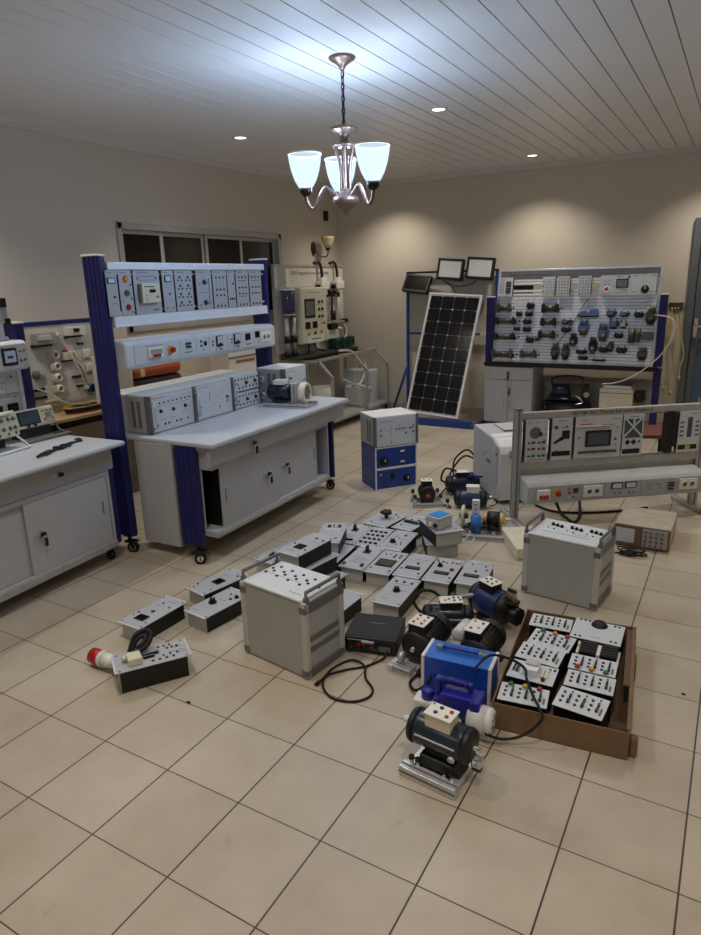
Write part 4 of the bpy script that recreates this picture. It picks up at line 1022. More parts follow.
# ================================================================== PNEUMATIC TRAINER
pt = thing('pneumatic_bench', 'pneumatic training table with black top, blue posts and slotted upright board', 'training table', (-2.46, 7.40, 0))
m = MB(); m.b2((-.07, .0, .71), (1.735, .50, .755), 'black', .004); m.build('tabletop', pt)
for q, x in ((0, -.05), (1, 1.72)):
    profile_post('post', x, x+.06, .21, .34, .0, .709, pt, False)
profile_post('upright', -.068, .012, .05, .10, .756, 1.47, pt); profile_post('upright', 1.7305, 1.795, .06, .14, .756, 1.475, pt)
BT = Matrix.Translation((.0, .02, .757)) @ Matrix.Rotation(R(-8.53), 4, 'X')
BW0, BW1 = .02, 1.722
m = MB()
m.b2((BW0, 0, .0), (BW0+.03, .03, 1.02), 'alu', .004); m.b2((BW1-.03, 0, .0), (BW1, .03, 1.02), 'alu', .004); m.b2((BW0+.03, 0, .995), (BW1-.03, .03, 1.02), 'alu', .004); m.b2((BW0+.03, 0, .0), (BW1-.03, .03, .02), 'alu', .004)
bf = m.build('board_frame', pt, mtx=BT)
m = MB(); nsl = 21
for k in range(nsl):
    z0 = .02+k*(.70/nsl); m.b2((BW0+.03, .004, z0+.002), (BW1-.03, .026, z0+.70/nsl-.002), 'alu_white', .003)
m.b2((BW0+.03, .014, .02), (BW1-.03, .026, .72), 'mark'); m.build('slotted_plate', bf)
m = MB()
for z in (.745, .785, .865, .90): m.b2((BW0+.03, .006, z-.011), (BW1-.03, .024, z+.011), 'alu_white', .003)
m.build('rail', bf)
m = MB(); m.b2((BW0+.03, .003, .915), (BW1-.03, .02, .995), 'trim_grey', .001); hb = m.build('header_strip', bf)
dm('header_text', (40,44,56), .6)
text('ZMP3102  ELECTRO-PNEUMATIC', .034, hb, face_front(.38, .0025, .955), 'header_text', width=.46)
m = MB(); m.b2((.20, .022, .80), (.42, .026, .85), 'black'); m.b2((.2,.022,.76), (.42,.026,.772), 'black'); m.build('rear_plate', bf)
PM = Matrix.Translation((-2.46, 7.40, 0)) @ BT
def pmod(c, w, h, label, L, col='white_panel'):
    t = thing('trainer_module', label, 'module', mtx=PM @ face_front(c[0], -.030, c[1]), group='square modules along the top of the slotted board')
    m = MB(); m.b2((-w/2,-h/2,0), (w/2,h/2,.004), col, .001); p = m.build('front_panel', t)
    m = MB(); m.b2((-w/2+.008,-h/2+.008,-.029), (w/2+.004,h/2-.008,-.0002), 'black', .002); m.build('module_body', t); feats(p, L, .004)
dots = lambda w, h: [('s', -w/2+w*(i+.5)/4, -h/2+h*(j+.5)/6, 'mark_dark', .006) for i in range(4) for j in range(6)]
pmod((.12,.827), .165, .205, 'module with a dark double display, leftmost on the top row of the slotted board', [('d', .035, .03, .055, .06, 'lcd'), ('d', .035, -.035, .055, .055, 'lcd')]+[('l', -.04, .08-.02*k, .05, .005) for k in range(8)])
pmod((.60,.826), .135, .2, 'module with three knobs on its edge, second on the top row of the slotted board', [('s', -.055, .05, 'black', .008), ('s', -.055, 0, 'black', .008), ('s', -.055, -.05, 'black', .008)]+[('s', -.02+.025*i, .07-.028*j, 'mark_dark', .005) for i in range(4) for j in range(6)])
pmod((.757,.826), .13, .2, 'white module with grid of small holes, third on the top row of the slotted board', dots(.12,.19))
pmod((.974,.826), .135, .2, 'white module with grid of small holes, fourth on the top row of the slotted board', dots(.12,.19))
pmod((1.20,.826), .13, .2, 'module with a red push button on the top row of the slotted board', [('b', .0, -.04, .022, 'red'), ('s', -.02, .05, 'mark_dark'), ('s', .025, .05, 'mark_dark'), ('s', -.02, .01, 'mark_dark'), ('s', .02, .01, 'mark_dark')])
pmod((1.35,.827), .165, .2, 'module with large grey display in the top row of the slotted board', [('d', .0, .015, .12, .09, 'lcd_green'), ('l', -.03, .082, .06, .008), ('s', .06, .078, 'black', .012), ('l', .03, -.06, .06, .006), ('l', 0, -.08, .13, .005)])
pmod((1.553,.828), .245, .205, 'wide white module with one black plug, rightmost on the top row of the slotted board', [('k', .02, -.05, .034, 'black', .02), ('l', -.08, .085, .05, .006), ('l', .09, .085, .05, .006), ('l', -.08, -.075, .05, .006), ('l', .09, -.075, .05, .006), ('l', .0, .09, .04, .005)])
# valves, cylinders and regulators clipped to the slots: every one its own thing
def pthing(name, label, cat, c, grp): return thing(name, label, cat, mtx=PM @ face_front(c[0], .0035, c[1]), group=grp)
def cylinder(c, w, h, label, barrel='steel_dark', dark=True):
    h *= 1.2
    t = pthing('air_cylinder', label, 'air cylinder', c, 'air cylinders on the slotted board')
    m = MB(); m.b2((-w/2,-h*.3,0), (w*.35,h*.1,.016), 'black', .003); m.build('mount_plate', t)
    m = MB(); m.cyl((-w*.42,0,.035), (w*.24,0,.035), h*.27, barrel, seg=16); m.build('barrel', t)
    m = MB()
    for x in (-w*.42, w*.24): m.b2((x-.016,-h*.42,.008), (x+.016,h*.42,.064), 'black' if dark else 'bronze_valve', .004)
    m.build('end_block', t)
    m = MB(); m.cyl((w*.25,0,.035), (w*.5,0,.035), .007, 'chrome', seg=10); m.cyl((w*.46,0,.035), (w*.5,0,.035), .012, 'black', seg=10); m.build('rod', t)
    m = MB(); m.cyl((-w*.42,h*.4,.04), (-w*.42,h*.62,.04), .008, 'blue_valve', seg=8); m.cyl((w*.22,h*.4,.04), (w*.22,h*.62,.04), .008, 'blue_valve', seg=8); m.build('fitting', t)
def valve(c, w, h, label, col='black', cat='valve', upright=False):
    w *= 1.12; h *= 1.15
    t = pthing('air_valve', label, cat, c, 'valves and fittings on the slotted board')
    m = MB(); m.b2((-w*.42,-h*.28,0), (w*.42,h*.2,.03), col, .005); m.b2((-w*.3,-h*.42,.006), (w*.3,-h*.2,.026), 'black', .003); m.build('valve_body', t)
    m = MB(); m.cyl((0,0,.02), (0,0,.055), min(w,h)*.26, col, seg=12); m.cyl((-w*.28,h*.1,.018), (-w*.28,h*.5,.018), .008, 'blue_valve' if col != 'bronze_valve' else 'brass', seg=8); m.cyl((w*.26,h*.1,.018), (w*.26,h*.48,.018), .008, 'trim_grey', seg=8); m.build('fitting', t)
    if upright:
        m = MB(); m.cyl((0,h*.1,.045), (0,h*.5,.045), w*.2, col, seg=14); m.cyl((0,-h*.5,.045), (0,-h*.1,.045), w*.24, 'black' if col == 'bronze_valve' else 'bronze_valve', seg=14); m.build('bowl', t)
    else:
        m = MB(); m.b2((w*.1,-h*.12,.03), (w*.5,h*.14,.05), 'black', .003); m.build('lever', t)
cylinder((.135,.597), .20, .08, 'short brass-coloured air cylinder at the top left of the slotted board', 'bronze_valve', False)
cylinder((.655,.592), .22, .085, 'black air cylinder at top centre of the slotted board, in the highest row')
cylinder((.172,.455), .29, .068, 'long black air cylinder, second from the top at the left of the slotted board', 'bronze_valve')
cylinder((.645,.445), .20, .075, 'black air cylinder in the middle row at the centre of the slotted board')
cylinder((.175,.282), .30, .07, 'long black air cylinder, third from the top at the left of the slotted board')
cylinder((.64,.307), .215, .075, 'black and bronze air cylinder, lowest in the centre column of the slotted board', 'bronze_valve')
cylinder((.165,.088), .31, .09, 'big bronze cylinder along the bottom left edge of the slotted board', 'bronze_valve', False)
cylinder((.455,.095), .22, .075, 'bronze cylinder on the bottom row, beside the bottom left big one', 'bronze_valve', False)
V = [((.415,.627),.095,.075,'black','black valve with a nub on top, highest of the left column of valves'), ((.295,.537),.075,.06,'black','small black lever valve left of the column of valves, upper one'), ((.403,.536),.09,.06,'black','black valve second from the top in the left column of valves'),
 ((.389,.453),.10,.06,'black','black valve third from the top in the left column of valves'), ((.822,.455),.125,.06,'steel_dark','grey valve beside the middle black air cylinder'), ((.28,.37),.074,.042,'black','small black lever valve left of the column of valves, lower one'), ((.393,.368),.097,.06,'black','black valve lowest in the left column of four'),
 ((.82,.37),.108,.066,'black','black valve under the grey one near the board centre'), ((.44,.256),.098,.075,'black','black valve over the bottom row between long cylinders'), ((.518,.265),.05,.053,'steel_dark','tiny grey fitting beside a black valve in the lower left of the board'),
 ((1.27,.544),.106,.085,'blue_valve','blue-grey valve right of the silver bridge piece in the upper row'), ((1.40,.533),.10,.062,'blue_valve','blue-grey valve second in the upper right row'), ((1.538,.53),.10,.07,'black','black valve third in the upper right row'),
 ((1.302,.434),.10,.115,'blue_valve','round-faced pale gauge valve under the upper right row'), ((1.40,.427),.076,.085,'alu_dull','slanted silver fitting beside the pale gauge valve'), ((1.364,.315),.096,.062,'black','black valve right of the big blue one on the board'),
 ((1.225,.167),.10,.07,'black','black valve between two upright regulators at lower right'), ((1.405,.168),.11,.075,'black','black valve right of the lower upright regulators'), ((1.002,.14),.12,.056,'black','black valve on the bottom rows right of the twin regulators'), ((1.024,.073),.107,.046,'black','low black valve on the very bottom row near board centre'), ((1.19,.055),.15,.03,'black','flat black fitting lying at the bottom edge of the slotted board')]
for c, w, h, col, lab in V: valve(c, w, h, lab, col)
V2 = [((.911,.262),.085,.12,'black','tall black valve left of the blue valves at board centre'), ((1.004,.392),.12,.15,'blue_valve','blue valve with a black top at board centre'), ((1.208,.345),.115,.16,'blue_valve','large blue valve with a stem right of board centre'), ((1.655,.515),.11,.155,'bronze_valve','bronze regulator at the right edge of the board, upper one'),
 ((1.118,.205),.093,.15,'black','black upright regulator, left of the pair at lower right'), ((1.297,.198),.066,.10,'bronze_valve','small bronze regulator, right of the pair at lower right'), ((1.61,.13),.105,.12,'bronze_valve','bronze regulator near the lower right corner of the board'), ((.728,.133),.096,.16,'bronze_valve','bronze upright regulator, left of the twins at the bottom'), ((.838,.136),.095,.16,'bronze_valve','bronze upright regulator, right of the twins at the bottom')]
for c, w, h, col, lab in V2: valve(c, w, h, lab, col, 'regulator', True)
t = pthing('service_unit', 'bronze air service unit with a grey gauge block at the right of the board', 'regulator', (1.58,.307), 'valves and fittings on the slotted board')
m = MB(); m.cyl((-.09,-.07,.04), (-.09,.07,.04), .03, 'bronze_valve', seg=14); m.cyl((-.03,-.06,.04), (-.03,.075,.04), .028, 'bronze_valve', seg=14); m.b2((-.12,-.02,.0), (.0,.02,.05), 'bronze_valve', .004); m.build('filter', t)
m = MB(); m.b2((.02,-.035,0), (.115,.04,.06), 'steel_dark', .006); m.build('gauge_block', t)
t = pthing('bridge_fitting', 'silver-blue bridge-shaped fitting in the upper row of the slotted board', 'fitting', (1.036,.541), 'valves and fittings on the slotted board')
m = MB(); m.prism([(-.11,-.03), (-.07,.02), (-.02,.03), (.0,-.005), (.02,.035), (.10,.04), (.11,-.03)], 'z', .0, .035, 'blue_valve', .003); m.build('bridge', t); m = MB(); m.b2((-.10,-.04,.0), (.11,-.03,.02), 'black'); m.build('mount_plate', t)
m = MB(); m.tube([(-1.43, 7.49, 1.45), (-1.50, 7.45, 1.33), (-1.56, 7.44, 1.20), (-1.68, 7.42, 1.02), (-1.75,7.42,.9)], .004, 'black', n=6, seg=6); o = m.build('air_hose'); tag(o, 'thin black hose hanging down the middle of the slotted board', 'hose')
m = MB(); m.tube([(-.77, 7.46, 1.28), (-.60, 7.42, 1.24), (-.575, 7.40, 1.10), (-.66, 7.37, .90), (-.86, 7.34, .70), (-1.05, 7.32, .60), (-1.20, 7.32, .575)], .006, 'wire_white', n=8, seg=6); o = m.build('air_hose'); tag(o, 'pale air hose curving from the right edge of the board down under the table', 'hose')
# cabinet under the table
cbn = thing('cabinet', 'white two-door cabinet with drawer under the left end of the black table', 'cabinet', (-2.525, 7.42, 0))
m = MB(); m.b2((0, .02, .05), (.565, .46, .708), 'furniture_grey', .003); m.b2((.02, .05, 0), (.545, .44, .05), 'trim_grey'); m.build('carcass', cbn)
m = MB(); m.b2((.004, .0, .555), (.561, .019, .70), 'furniture_grey', .003); dr = m.build('drawer', cbn); lock(dr, .282, .0, .63)
for q, (a, b) in enumerate(((.004, .28), (.285, .561))):
    m = MB(); m.b2((a, .0, .055), (b, .019, .55), 'furniture_grey', .003); dd = m.build('door', cbn)
    x = .245 if q == 0 else .315
    h = MB(); h.tube([(x, .0, .22), (x, -.025, .23), (x, -.025, .33), (x, .0, .34)], .005, 'chrome', n=2); h.build('handle', dd)
    if q: lock(dd, .305, .0, .45)
# compressor, heater box, hoses on the wall, stool
cp = thing('air_compressor', 'dark air compressor on its tank under the black table', 'compressor', (-1.62, 7.62, 0), 8)
m = MB(); m.cyl((-.22,0,.20), (.22,0,.20), .13, 'motor_black', seg=24); m.sph((-.22,0,.20), .13, 'motor_black', (.5,1,1)); m.sph((.22,0,.20), .13, 'motor_black', (.5,1,1)); m.build('tank', cp)
m = MB()
for x in (-.18, .18):
    m.b2((x-.02,-.12,0), (x+.02,-.08,.12), 'black'); m.b2((x-.02,.08,0), (x+.02,.12,.12), 'black')
m.build('foot', cp)
m = MB(); m.b2((-.2,-.09,.34), (.2,.09,.36), 'black'); m.cyl((-.16,0,.44), (.02,0,.44), .075, 'motor_slate', seg=20); m.b2((-.18,-.05,.36), (.05,.05,.4), 'black'); m.build('motor', cp)
m = MB(); m.b2((.05,-.06,.36), (.16,.06,.54), 'steel_dark', .006)
for k in range(5): m.b2((.04,-.075,.44+.02*k), (.17,.075,.447+.02*k), 'steel_dark')
m.build('pump_head', cp)
m = MB(); m.tube([(-.16,-.05,.5), (-.16,-.05,.575), (-.06,-.05,.605), (.10,-.05,.605), (.18,-.05,.585)], .012, 'black', n=4); m.build('carry_handle', cp)
m = MB(); m.cyl((.21,-.05,.40), (.21,-.02,.40), .03, 'chrome'); m.cyl((.21,-.045,.5), (.21,-.03,.5), .03, 'black'); m.cyl((-.05,-.10,.36), (.02,-.10,.36), .012, 'chrome'); m.tube([(.1,-.1,.4), (.18,-.12,.33), (.1,-.12,.3)], .01, 'chrome', n=4); m.build('gauge', cp)
hb_ = thing('heater_box', 'pale box with a grille on top standing on the floor right of the compressor', 'box', (-1.08, 7.62, 0))
m = MB(); m.b2((-.17,-.12,.02), (.17,.14,.50), 'cream_plastic', .008); m.b2((-.17,-.122,.45), (.17,-.12,.457), 'trim_grey'); m.build('housing', hb_)
m = MB(); m.b2((-.14,-.10,.50), (.15,.12,.53), 'white_plastic', .006)
for k in range(6): m.b2((-.13,-.08+.035*k,.53), (.14,-.07+.035*k,.536), 'trim_grey')
m.build('top_grille', hb_); m = MB()
for x in (-.15,.15):
    for y in (-.1,.12): m.cyl((x,y,0), (x,y,.02), .015, 'black', seg=10)
m.build('foot', hb_); m = MB(); m.b2((.18,-.1,.36), (.27,.1,.47), 'black', .01); m.b2((.17,-.05,.4), (.18,.05,.44), 'black'); m.build('filter_can', hb_)
hk = thing('hose_hook', 'small dark wall hook near the door with hoses hanging from it', 'hook', (-.62, YB-.001, 1.33))
m = MB(); m.b2((-.07,-.012,-.03), (.07,0,.05), 'steel_dark', .003); m.tube([(0,-.01,0), (0,-.10,-.02), (.10,-.12,.0)], .007, 'steel_dark', n=4)
m.tube([(-.05,-.01,0), (-.05,-.10,-.01), (-.05,-.12,.02)], .007, 'steel_dark', n=4); m.build('bracket', hk)
for k, (dx_, zb, lab) in enumerate(((-.08, .42, 'longest clear hose hanging by the door, nearest the blue post'), (-.03, .5, 'clear hose hanging by the door, second from the blue post'), (.03, .46, 'clear hose hanging by the door, third from the blue post'), (.09, .62, 'shortest clear hose hanging nearest the door frame'))):
    m = MB(); x = -.62+dx_*.5
    m.tube([(x-.015, YB-.075-.01*k, 1.335), (x+dx_*.3, YB-.085, 1.1), (x+dx_*.9, YB-.09, .85), (x+dx_*1.0-.03, YB-.09, zb+.1), (x+dx_*.7, YB-.10, zb)], .008, 'tube_clear', n=8, seg=7)
    m.cyl((x+dx_*.7, YB-.10, zb), (x+dx_*.66, YB-.10, zb-.05), .013, 'brass', seg=10)
    o = m.build('air_hose'); tag(o, lab, 'hose', 'clear hoses on the wall hook')
st = thing('stool', 'stool with red-brown seat and black legs behind the plc training kit', 'stool', (-.56, 5.70, 0), 20)
m = MB(); m.box((0,0,.455), (.38,.38,.035), 'seat_red', .012); m.build('seat', st)
for x in (-1, 1):
    for y in (-1, 1): m = MB(); m.cyl((x*.135,y*.135,.438), (x*.155,y*.155,0), .012, 'black', seg=10); m.build('leg', st)

# ================================================================== PLC TRAINING KIT on its stand (right foreground)
KA = 37.84
KM = Matrix.Translation((-1.27, 4.40, 0)) @ Matrix.Rotation(R(KA), 4, 'Z')
kit = thing('plc_trainer', 'long aluminium-framed control training kit standing on the floor with power console along its bottom', 'training kit', mtx=KM)
KL = 1.375
def slotted_post(m, x0, x1, y0, y1, z0, z1):
    m.b2((x0,y0,z0), (x1,y1,z1), 'alu_dull', .004)
    xx = (x0+x1)/2; m.b2((xx-.006,y0-.001,z0+.002), (xx+.006,y0+.002,z1-.002), 'trim_grey'); yy = (y0+y1)/2; m.b2((x0-.001,yy-.006,z0+.002), (x0+.002,yy+.006,z1-.002), 'trim_grey'); m.b2((x1-.002,yy-.006,z0+.002), (x1+.001,yy+.006,z1-.002), 'trim_grey')
for x in (-.005, KL-.005):
    m = MB(); slotted_post(m, x, x+.05, -.025, .03, .035, .81); po = m.build('post', kit)
    m = MB(); m.b2((x-.001,-.026,.81), (x+.051,.031,.822), 'trim_grey', .003); m.build('end_cap', po)
    m = MB(); m.b2((x, -.23, 0), (x+.05, .22, .034), 'alu_dull', .004); m.b2((x+.019,-.229,.034), (x+.031,.219,.035), 'trim_grey'); m.build('foot', kit)
m = MB(); m.b2((.045, -.02, .742), (KL-.005, .02, .792), 'alu_dull', .004); m.b2((.045, -.02, .385), (KL-.005, .02, .445), 'alu_dull', .004); m.b2((.045,-.024,.74), (KL-.005,-.018,.748), 'trim_grey'); m.b2((.045,-.024,.442), (KL-.005,-.018,.450), 'trim_grey'); rail = m.build('rail', kit)
text('ZE3188  PLC Trainer Kit with simulators', .036, rail, face_front(.70, -.0205, .770), 'black', width=.60)
m = MB(); m.prism([(-.14, .17), (-.155, .19), (-.155, .295), (-.135, .325), (.0, .345), (.0, .17)], 'x', .046, KL-.006, 'case_grey', .008); m.b2((.046,.0,.335), (KL-.006,.02,.384), 'alu_dull', .003); kc = m.build('power_console', kit)
m = MB(); m.b2((-.635,-.055,0), (.635,.055,.003), 'grey_panel', .001); kf = m.build('front_plate', kc, mtx=face_front(KL/2+.01, -.1565, .245))
kx = lambda f: -.635+1.27*f
brk = MB(); brk.b2((-.045,-.035,0), (.045,.035,.02), 'white_plastic', .003)
for k in range(3): brk.b2((-.032+k*.024,-.03,.02), (-.014+k*.024,.0,.028), 'red', .001)
brk.build('breaker', kf, (kx(.075), -.002, .003))
feats(kf, [('e', kx(.155), .004), ('b', kx(.225), .028, .008, 'red'), ('b', kx(.225), .0, .008, 'red'), ('d', kx(.262), .012, .035, .035, 'seat_red'), ('s', kx(.225), -.03, 'white_socket', .006), ('s', kx(.25), -.035, 'black', .006),
  ('d', kx(.50), .026, .085, .045, 'lcd_light'), ('d', kx(.58), .026, .085, .045, 'lcd_light'), ('s', kx(.49), -.028), ('s', kx(.52), -.03), ('s', kx(.575), -.03), ('s', kx(.6), -.03),
  ('l', kx(.69), .0, .03, .004), ('l', kx(.7), .02, .035, .003), ('s', kx(.695), -.015, 'black', .004), ('s', kx(.68), .02, 'black', .004), ('l', kx(.75), .01, .035, .003), ('s', kx(.755), -.01, 'black', .004), ('s', kx(.74), .02, 'black', .004), ('t', kx(.82), .02, .05, .008), ('t', kx(.82), .0, .05, .008), ('t', kx(.82), -.025, .035, .014),
  ('l', kx(.035), 0, .0012, .09), ('l', kx(.29), 0, .0012, .09), ('l', kx(.43), 0, .0012, .09), ('l', kx(.64), 0, .0012, .09)], .003)
link('socket_outlet', me_outlet(2), kf, (kx(.36), 0, .003)); link('socket_outlet', me_outlet(2), kf, (kx(.92), .004, .003))
def kmod(x0, x1, label, L, extra=None, yoff=-.03, side=True):
    w, h = x1-x0, .302
    t = thing('trainer_module', label, 'module', mtx=KM @ face_front((x0+x1)/2, yoff, .595), group='modules in the frame of the control training kit')
    m = MB(); m.b2((-w/2,-h/2,-.003), (w/2,h/2,0), 'white_panel', .001); p = m.build('front_panel', t)
    m = MB(); m.b2((-w/2+.01,-h/2+.028,-.07), (w/2-.01,h/2-.028,-.0035), 'black', .001); m.b2((-w/2-.022,-h/2+.01,-.0036), (-w/2-.004,h/2-.005,-.0005), 'black', .001); m.build('module_body', t)
    feats(p, L, 0)
    if extra: extra(p)
    return t
def blob(par, nm, col, pts, z=.001):
    m = MB(); m.prism(pts, 'z', .0, z, col); m.build(nm, par)
def circ(cx, cy, r, n=20): return [(cx+r*math.cos(2*PI*k/n), cy+r*math.sin(2*PI*k/n)) for k in range(n)]
kmod(.068, .228, 'module with grey disc and red and green sockets in the control kit frame', [('s', x, y, c, .009) for y, c in ((-.015,'trim_grey'), (-.06,'red'), (-.11,'green')) for x in (-.055, .02)]+[('t', x, y, .022, .014) for y in (-.012,-.058,-.108) for x in (-.022, .052)]+[('s', .062, .08-.04*k, 'black', .004) for k in range(3)]+[('l', -.05, .128, .03, .004), ('l', .0, .128, .02, .004), ('l', .0, -.137, .13, .004), ('k', .03, .045, .012)], lambda p: blob(p, 'printed_disc', 'trim_grey', circ(-.01, .055, .042)))
kmod(.258, .408, 'module with a black arrow-shaped print, second in the control kit frame', [('s', -.045, .085, 'black', .013), ('s', -.045, .04, 'white_socket', .01), ('s', .03, .09, 'black', .006), ('l', .02, .08, .05, .005), ('l', 0, .13, .06, .004), ('l', -.04,-.08,.02,.006)], lambda p: (blob(p, 'printed_arrow', 'black', [(-.06,-.02), (.0,.02), (.0,.06), (.055,.06), (.055,.0), (.02,.0), (-.055,-.035)]), blob(p, 'black_strip', 'black', [(-.07,-.12), (.065,-.12), (.065,-.085), (-.07,-.085)])))
kmod(.428, .772, 'wide module with a large dark screen at the middle of the control kit frame', [('d', .0, -.01, .19, .115, 'lcd'), ('l', .12, .125, .06, .004), ('l', -.11, .125, .04, .004), ('l', -.09, .095, .10, .007, 'orange_case'), ('l', .07, .085, .10, .005, 'orange_case'), ('t', -.04, .075, .25, .012, 'cream_plastic'), ('t', .0, -.105, .28, .014, 'black'), ('s', .13, -.02, 'black', .009), ('s', .13, .03, 'red', .004), ('s', .14, .065, 'black', .005), ('l', .13, -.06, .03, .004), ('l', .13, -.115, .03, .004), ('l', -.14, .0, .02, .01)])
def crossing(p):
    blob(p, 'printed_crossing', 'lcd', [(-.066,.115), (.066,.115), (.066,-.02), (-.066,-.02)])
    for pts in ([(-.066,.115), (.066,-.02), (.066,-.0), (-.05,.115)], [(.066,.115), (-.066,-.02), (-.066,.0), (.05,.115)], [(-.005,.115), (.012,.115), (.012,.05), (-.005,.05)]): blob(p, 'printed_road', 'white_panel', pts, .002)
    for cx in (-.035, .01): blob(p, 'printed_diamond', 'black', [(cx,-.03), (cx+.022,-.052), (cx,-.074), (cx-.022,-.052)])
    blob(p, 'black_strip', 'black', [(-.07,-.135), (.06,-.135), (.06,-.1), (-.07,-.1)])
kmod(.782, .935, 'module with a printed road crossing, fourth in the control kit frame', [('s', .05, -.05, 'black', .008), ('l', 0, .132, .07, .004)], crossing)
def bars(p):
    blob(p, 'printed_column', 'lcd', [(-.016,-.04), (.02,-.04), (.02,.105), (-.016,.105)])
    for k in range(4):
        for x in (-.058, .058): blob(p, 'printed_symbol', 'mark', [(x-.015,.06-.032*k), (x+.014,.064-.032*k), (x+.016,.078-.032*k), (x-.012,.074-.032*k)])
    blob(p, 'black_strip', 'black', [(-.075,-.13), (.07,-.13), (.07,-.095), (-.075,-.095)]); blob(p, 'amber_mark', 'yellow', [(-.02,-.135), (.015,-.135), (.02,-.10), (-.02,-.10)], .002)
kmod(1.205, 1.368, 'module with a vertical column print, rightmost in the control kit frame beyond the gap', [('l', .03, .132, .06, .004)], bars)
t = thing('blank_panel', 'narrow black filler panel beside the gap in the control kit frame', 'panel', mtx=KM @ face_front(1.145, -.03, .60), group=None)
m = MB(); m.b2((-.036,-.15,-.05), (.025,.15,.0), 'black', .003); m.build('plate', t); m = MB(); m.prism([(-.02,-.15), (.0,-.135), (.02,-.15), (.02,-.165), (-.02,-.165)], 'z', -.03, -.01, 'trim_grey'); m.build('clip', t)
m = MB(); m.tube([(-1.08,4.72,.20), (-1.0,4.70,.03), (-.93,4.62,.008), (-.86,4.55,.008), (-.86,4.72,.01), (-.9,4.9,.06)], .011, 'rubber', n=7, seg=7); m.tube([(-1.20,4.80,.010), (-1.05,4.72,.010), (-.85,4.78,.010), (-.6,4.95,.010), (-.45,5.1,.010)], .009, 'rubber', n=7, seg=7)
o = m.build('mains_cable'); tag(o, 'thick black cable looping on the floor under the control training kit', 'cable')

# ------------------------------------------------------------------ office printer behind the kit
PRM = Matrix.Translation((-1.468, 4.70, 0)) @ Matrix.Rotation(R(37.8), 4, 'Z')
prn = thing('printer', 'large grey and white office printer on the floor behind the control training kit', 'printer', mtx=PRM)
m = MB(); m.prism([(.045,.02), (.045,.455), (.16,.50), (.60,.515), (.62,.50), (.62,.02)], 'x', 0, .66, 'printer_grey', .012); m.b2((.04,.05,.0), (.62,.6,.02), 'trim_grey'); m.build('housing', prn)
m = MB(); m.prism([(.005,.03), (.0,.12), (.0,.40), (.03,.455), (.10,.488), (.24,.512), (.24,.49), (.10,.455), (.046,.42), (.046,.03)], 'x', .012, .648, 'printer_white', .008); m.build('front_cover', prn)
m = MB(); m.b2((.20,-.006,.30), (.56,-.001,.39), 'trim_grey', .003); m.b2((.15,.3,.514), (.5,.55,.522), 'case_grey', .004); m.build('output_tray', prn)
m = MB(); m.b2((.07,-.005,.04), (.60,-.0005,.18), 'printer_white', .006); m.b2((.25,-.009,.15), (.42,-.004,.17), 'trim_grey', .002); m.build('paper_tray', prn)
m = MB()
for k in range(3): m.b2((-.004,.27+.04*k,.35-.02*k), (.001,.30+.04*k,.358-.02*k), 'trim_grey')
m.b2((-.003,.18,.28), (.001,.28,.31), 'trim_grey', .001); m.b2((-.003,.05,.38), (.001,.065,.40), 'black'); m.build('side_vent', prn)
m = MB(); m.cyl((.011,.03,.10), (.005,.03,.10), .045, 'case_grey', seg=18); m.build('side_knob', prn)
m = MB(); m.b2((.08,-.004,.36), (.16,.003,.43), 'case_grey', .003); m.b2((.09,-.006,.375), (.11,-.003,.39), 'black'); m.b2((.09,-.006,.40), (.11,-.003,.415), 'trim_grey'); m.build('control_panel', prn)
m = MB(); m.tube([(-1.79,5.31,.12), (-1.92,5.22,.22), (-2.0,5.12,.12), (-2.0,5.02,.02), (-1.93,4.9,.008)], .008, 'rubber', n=8, seg=6); m.tube([(-1.80,5.30,.08), (-1.885,5.19,.28), (-1.98,5.10,.2), (-1.95,5.05,.03), (-1.85,4.98,.01)], .008, 'rubber', n=8, seg=6)
o = m.build('mains_cable'); tag(o, 'black cables arching up beside the left side of the printer', 'cable')
# white flat box between rig and load box
fb = thing('flat_box', 'flat off-white box lying on the floor between the control kit foot and right load box', 'box', (-1.03, 3.98, 0), 122)
m = MB(); m.b2((-.19,-.13,.003), (.19,.13,.075), 'cream_plastic', .006); m.build('housing', fb); m = MB(); m.b2((-.185,-.134,.055), (.185,-.1295,.06), 'trim_grey'); m.b2((-.05,-.133,.02), (.05,-.1295,.04), 'trim_grey'); m.build('lid_seam', fb)
# old oscilloscope on the floor
os_ = thing('oscilloscope', 'worn beige old oscilloscope with brown screen bezel lying on the floor at the right', 'oscilloscope', (-.395, 4.29, 0), -1)
m = MB(); m.b2((-.165,.0,.01), (.165,.38,.145), 'scope_beige', .006); m.build('housing', os_)
m = MB(); m.b2((-.165,-.012,.008), (.165,-.0005,.147), 'scope_brown', .003); ofr = m.build('bezel', os_)
m = MB(); m.b2((-.153,-.016,.03), (-.04,-.0125,.125), 'white_panel', .003); m.build('screen', ofr)
m = MB(); m.b2((-.062,-.058,0), (.082,.06,.004), 'case_beige', .001); cpn = m.build('control_panel', ofr, mtx=face_front(.068, -.0125, .077))
feats(cpn, [('k', -.045+.032*i, .04-.03*j, .008, 'trim_grey' if (i+j) % 2 else 'scope_brown') for i in range(4) for j in range(3)]+[('s', -.045+.032*i, -.045, 'trim_grey', .007) for i in range(4)], .004)
m = MB()
for x, y in ((-.13,.03), (.13,.03), (-.13,.34), (.13,.34)): m.cyl((x,y,0), (x,y,.011), .014, 'black', seg=10)
m.build('foot', os_)
m = MB(); random.seed(3)
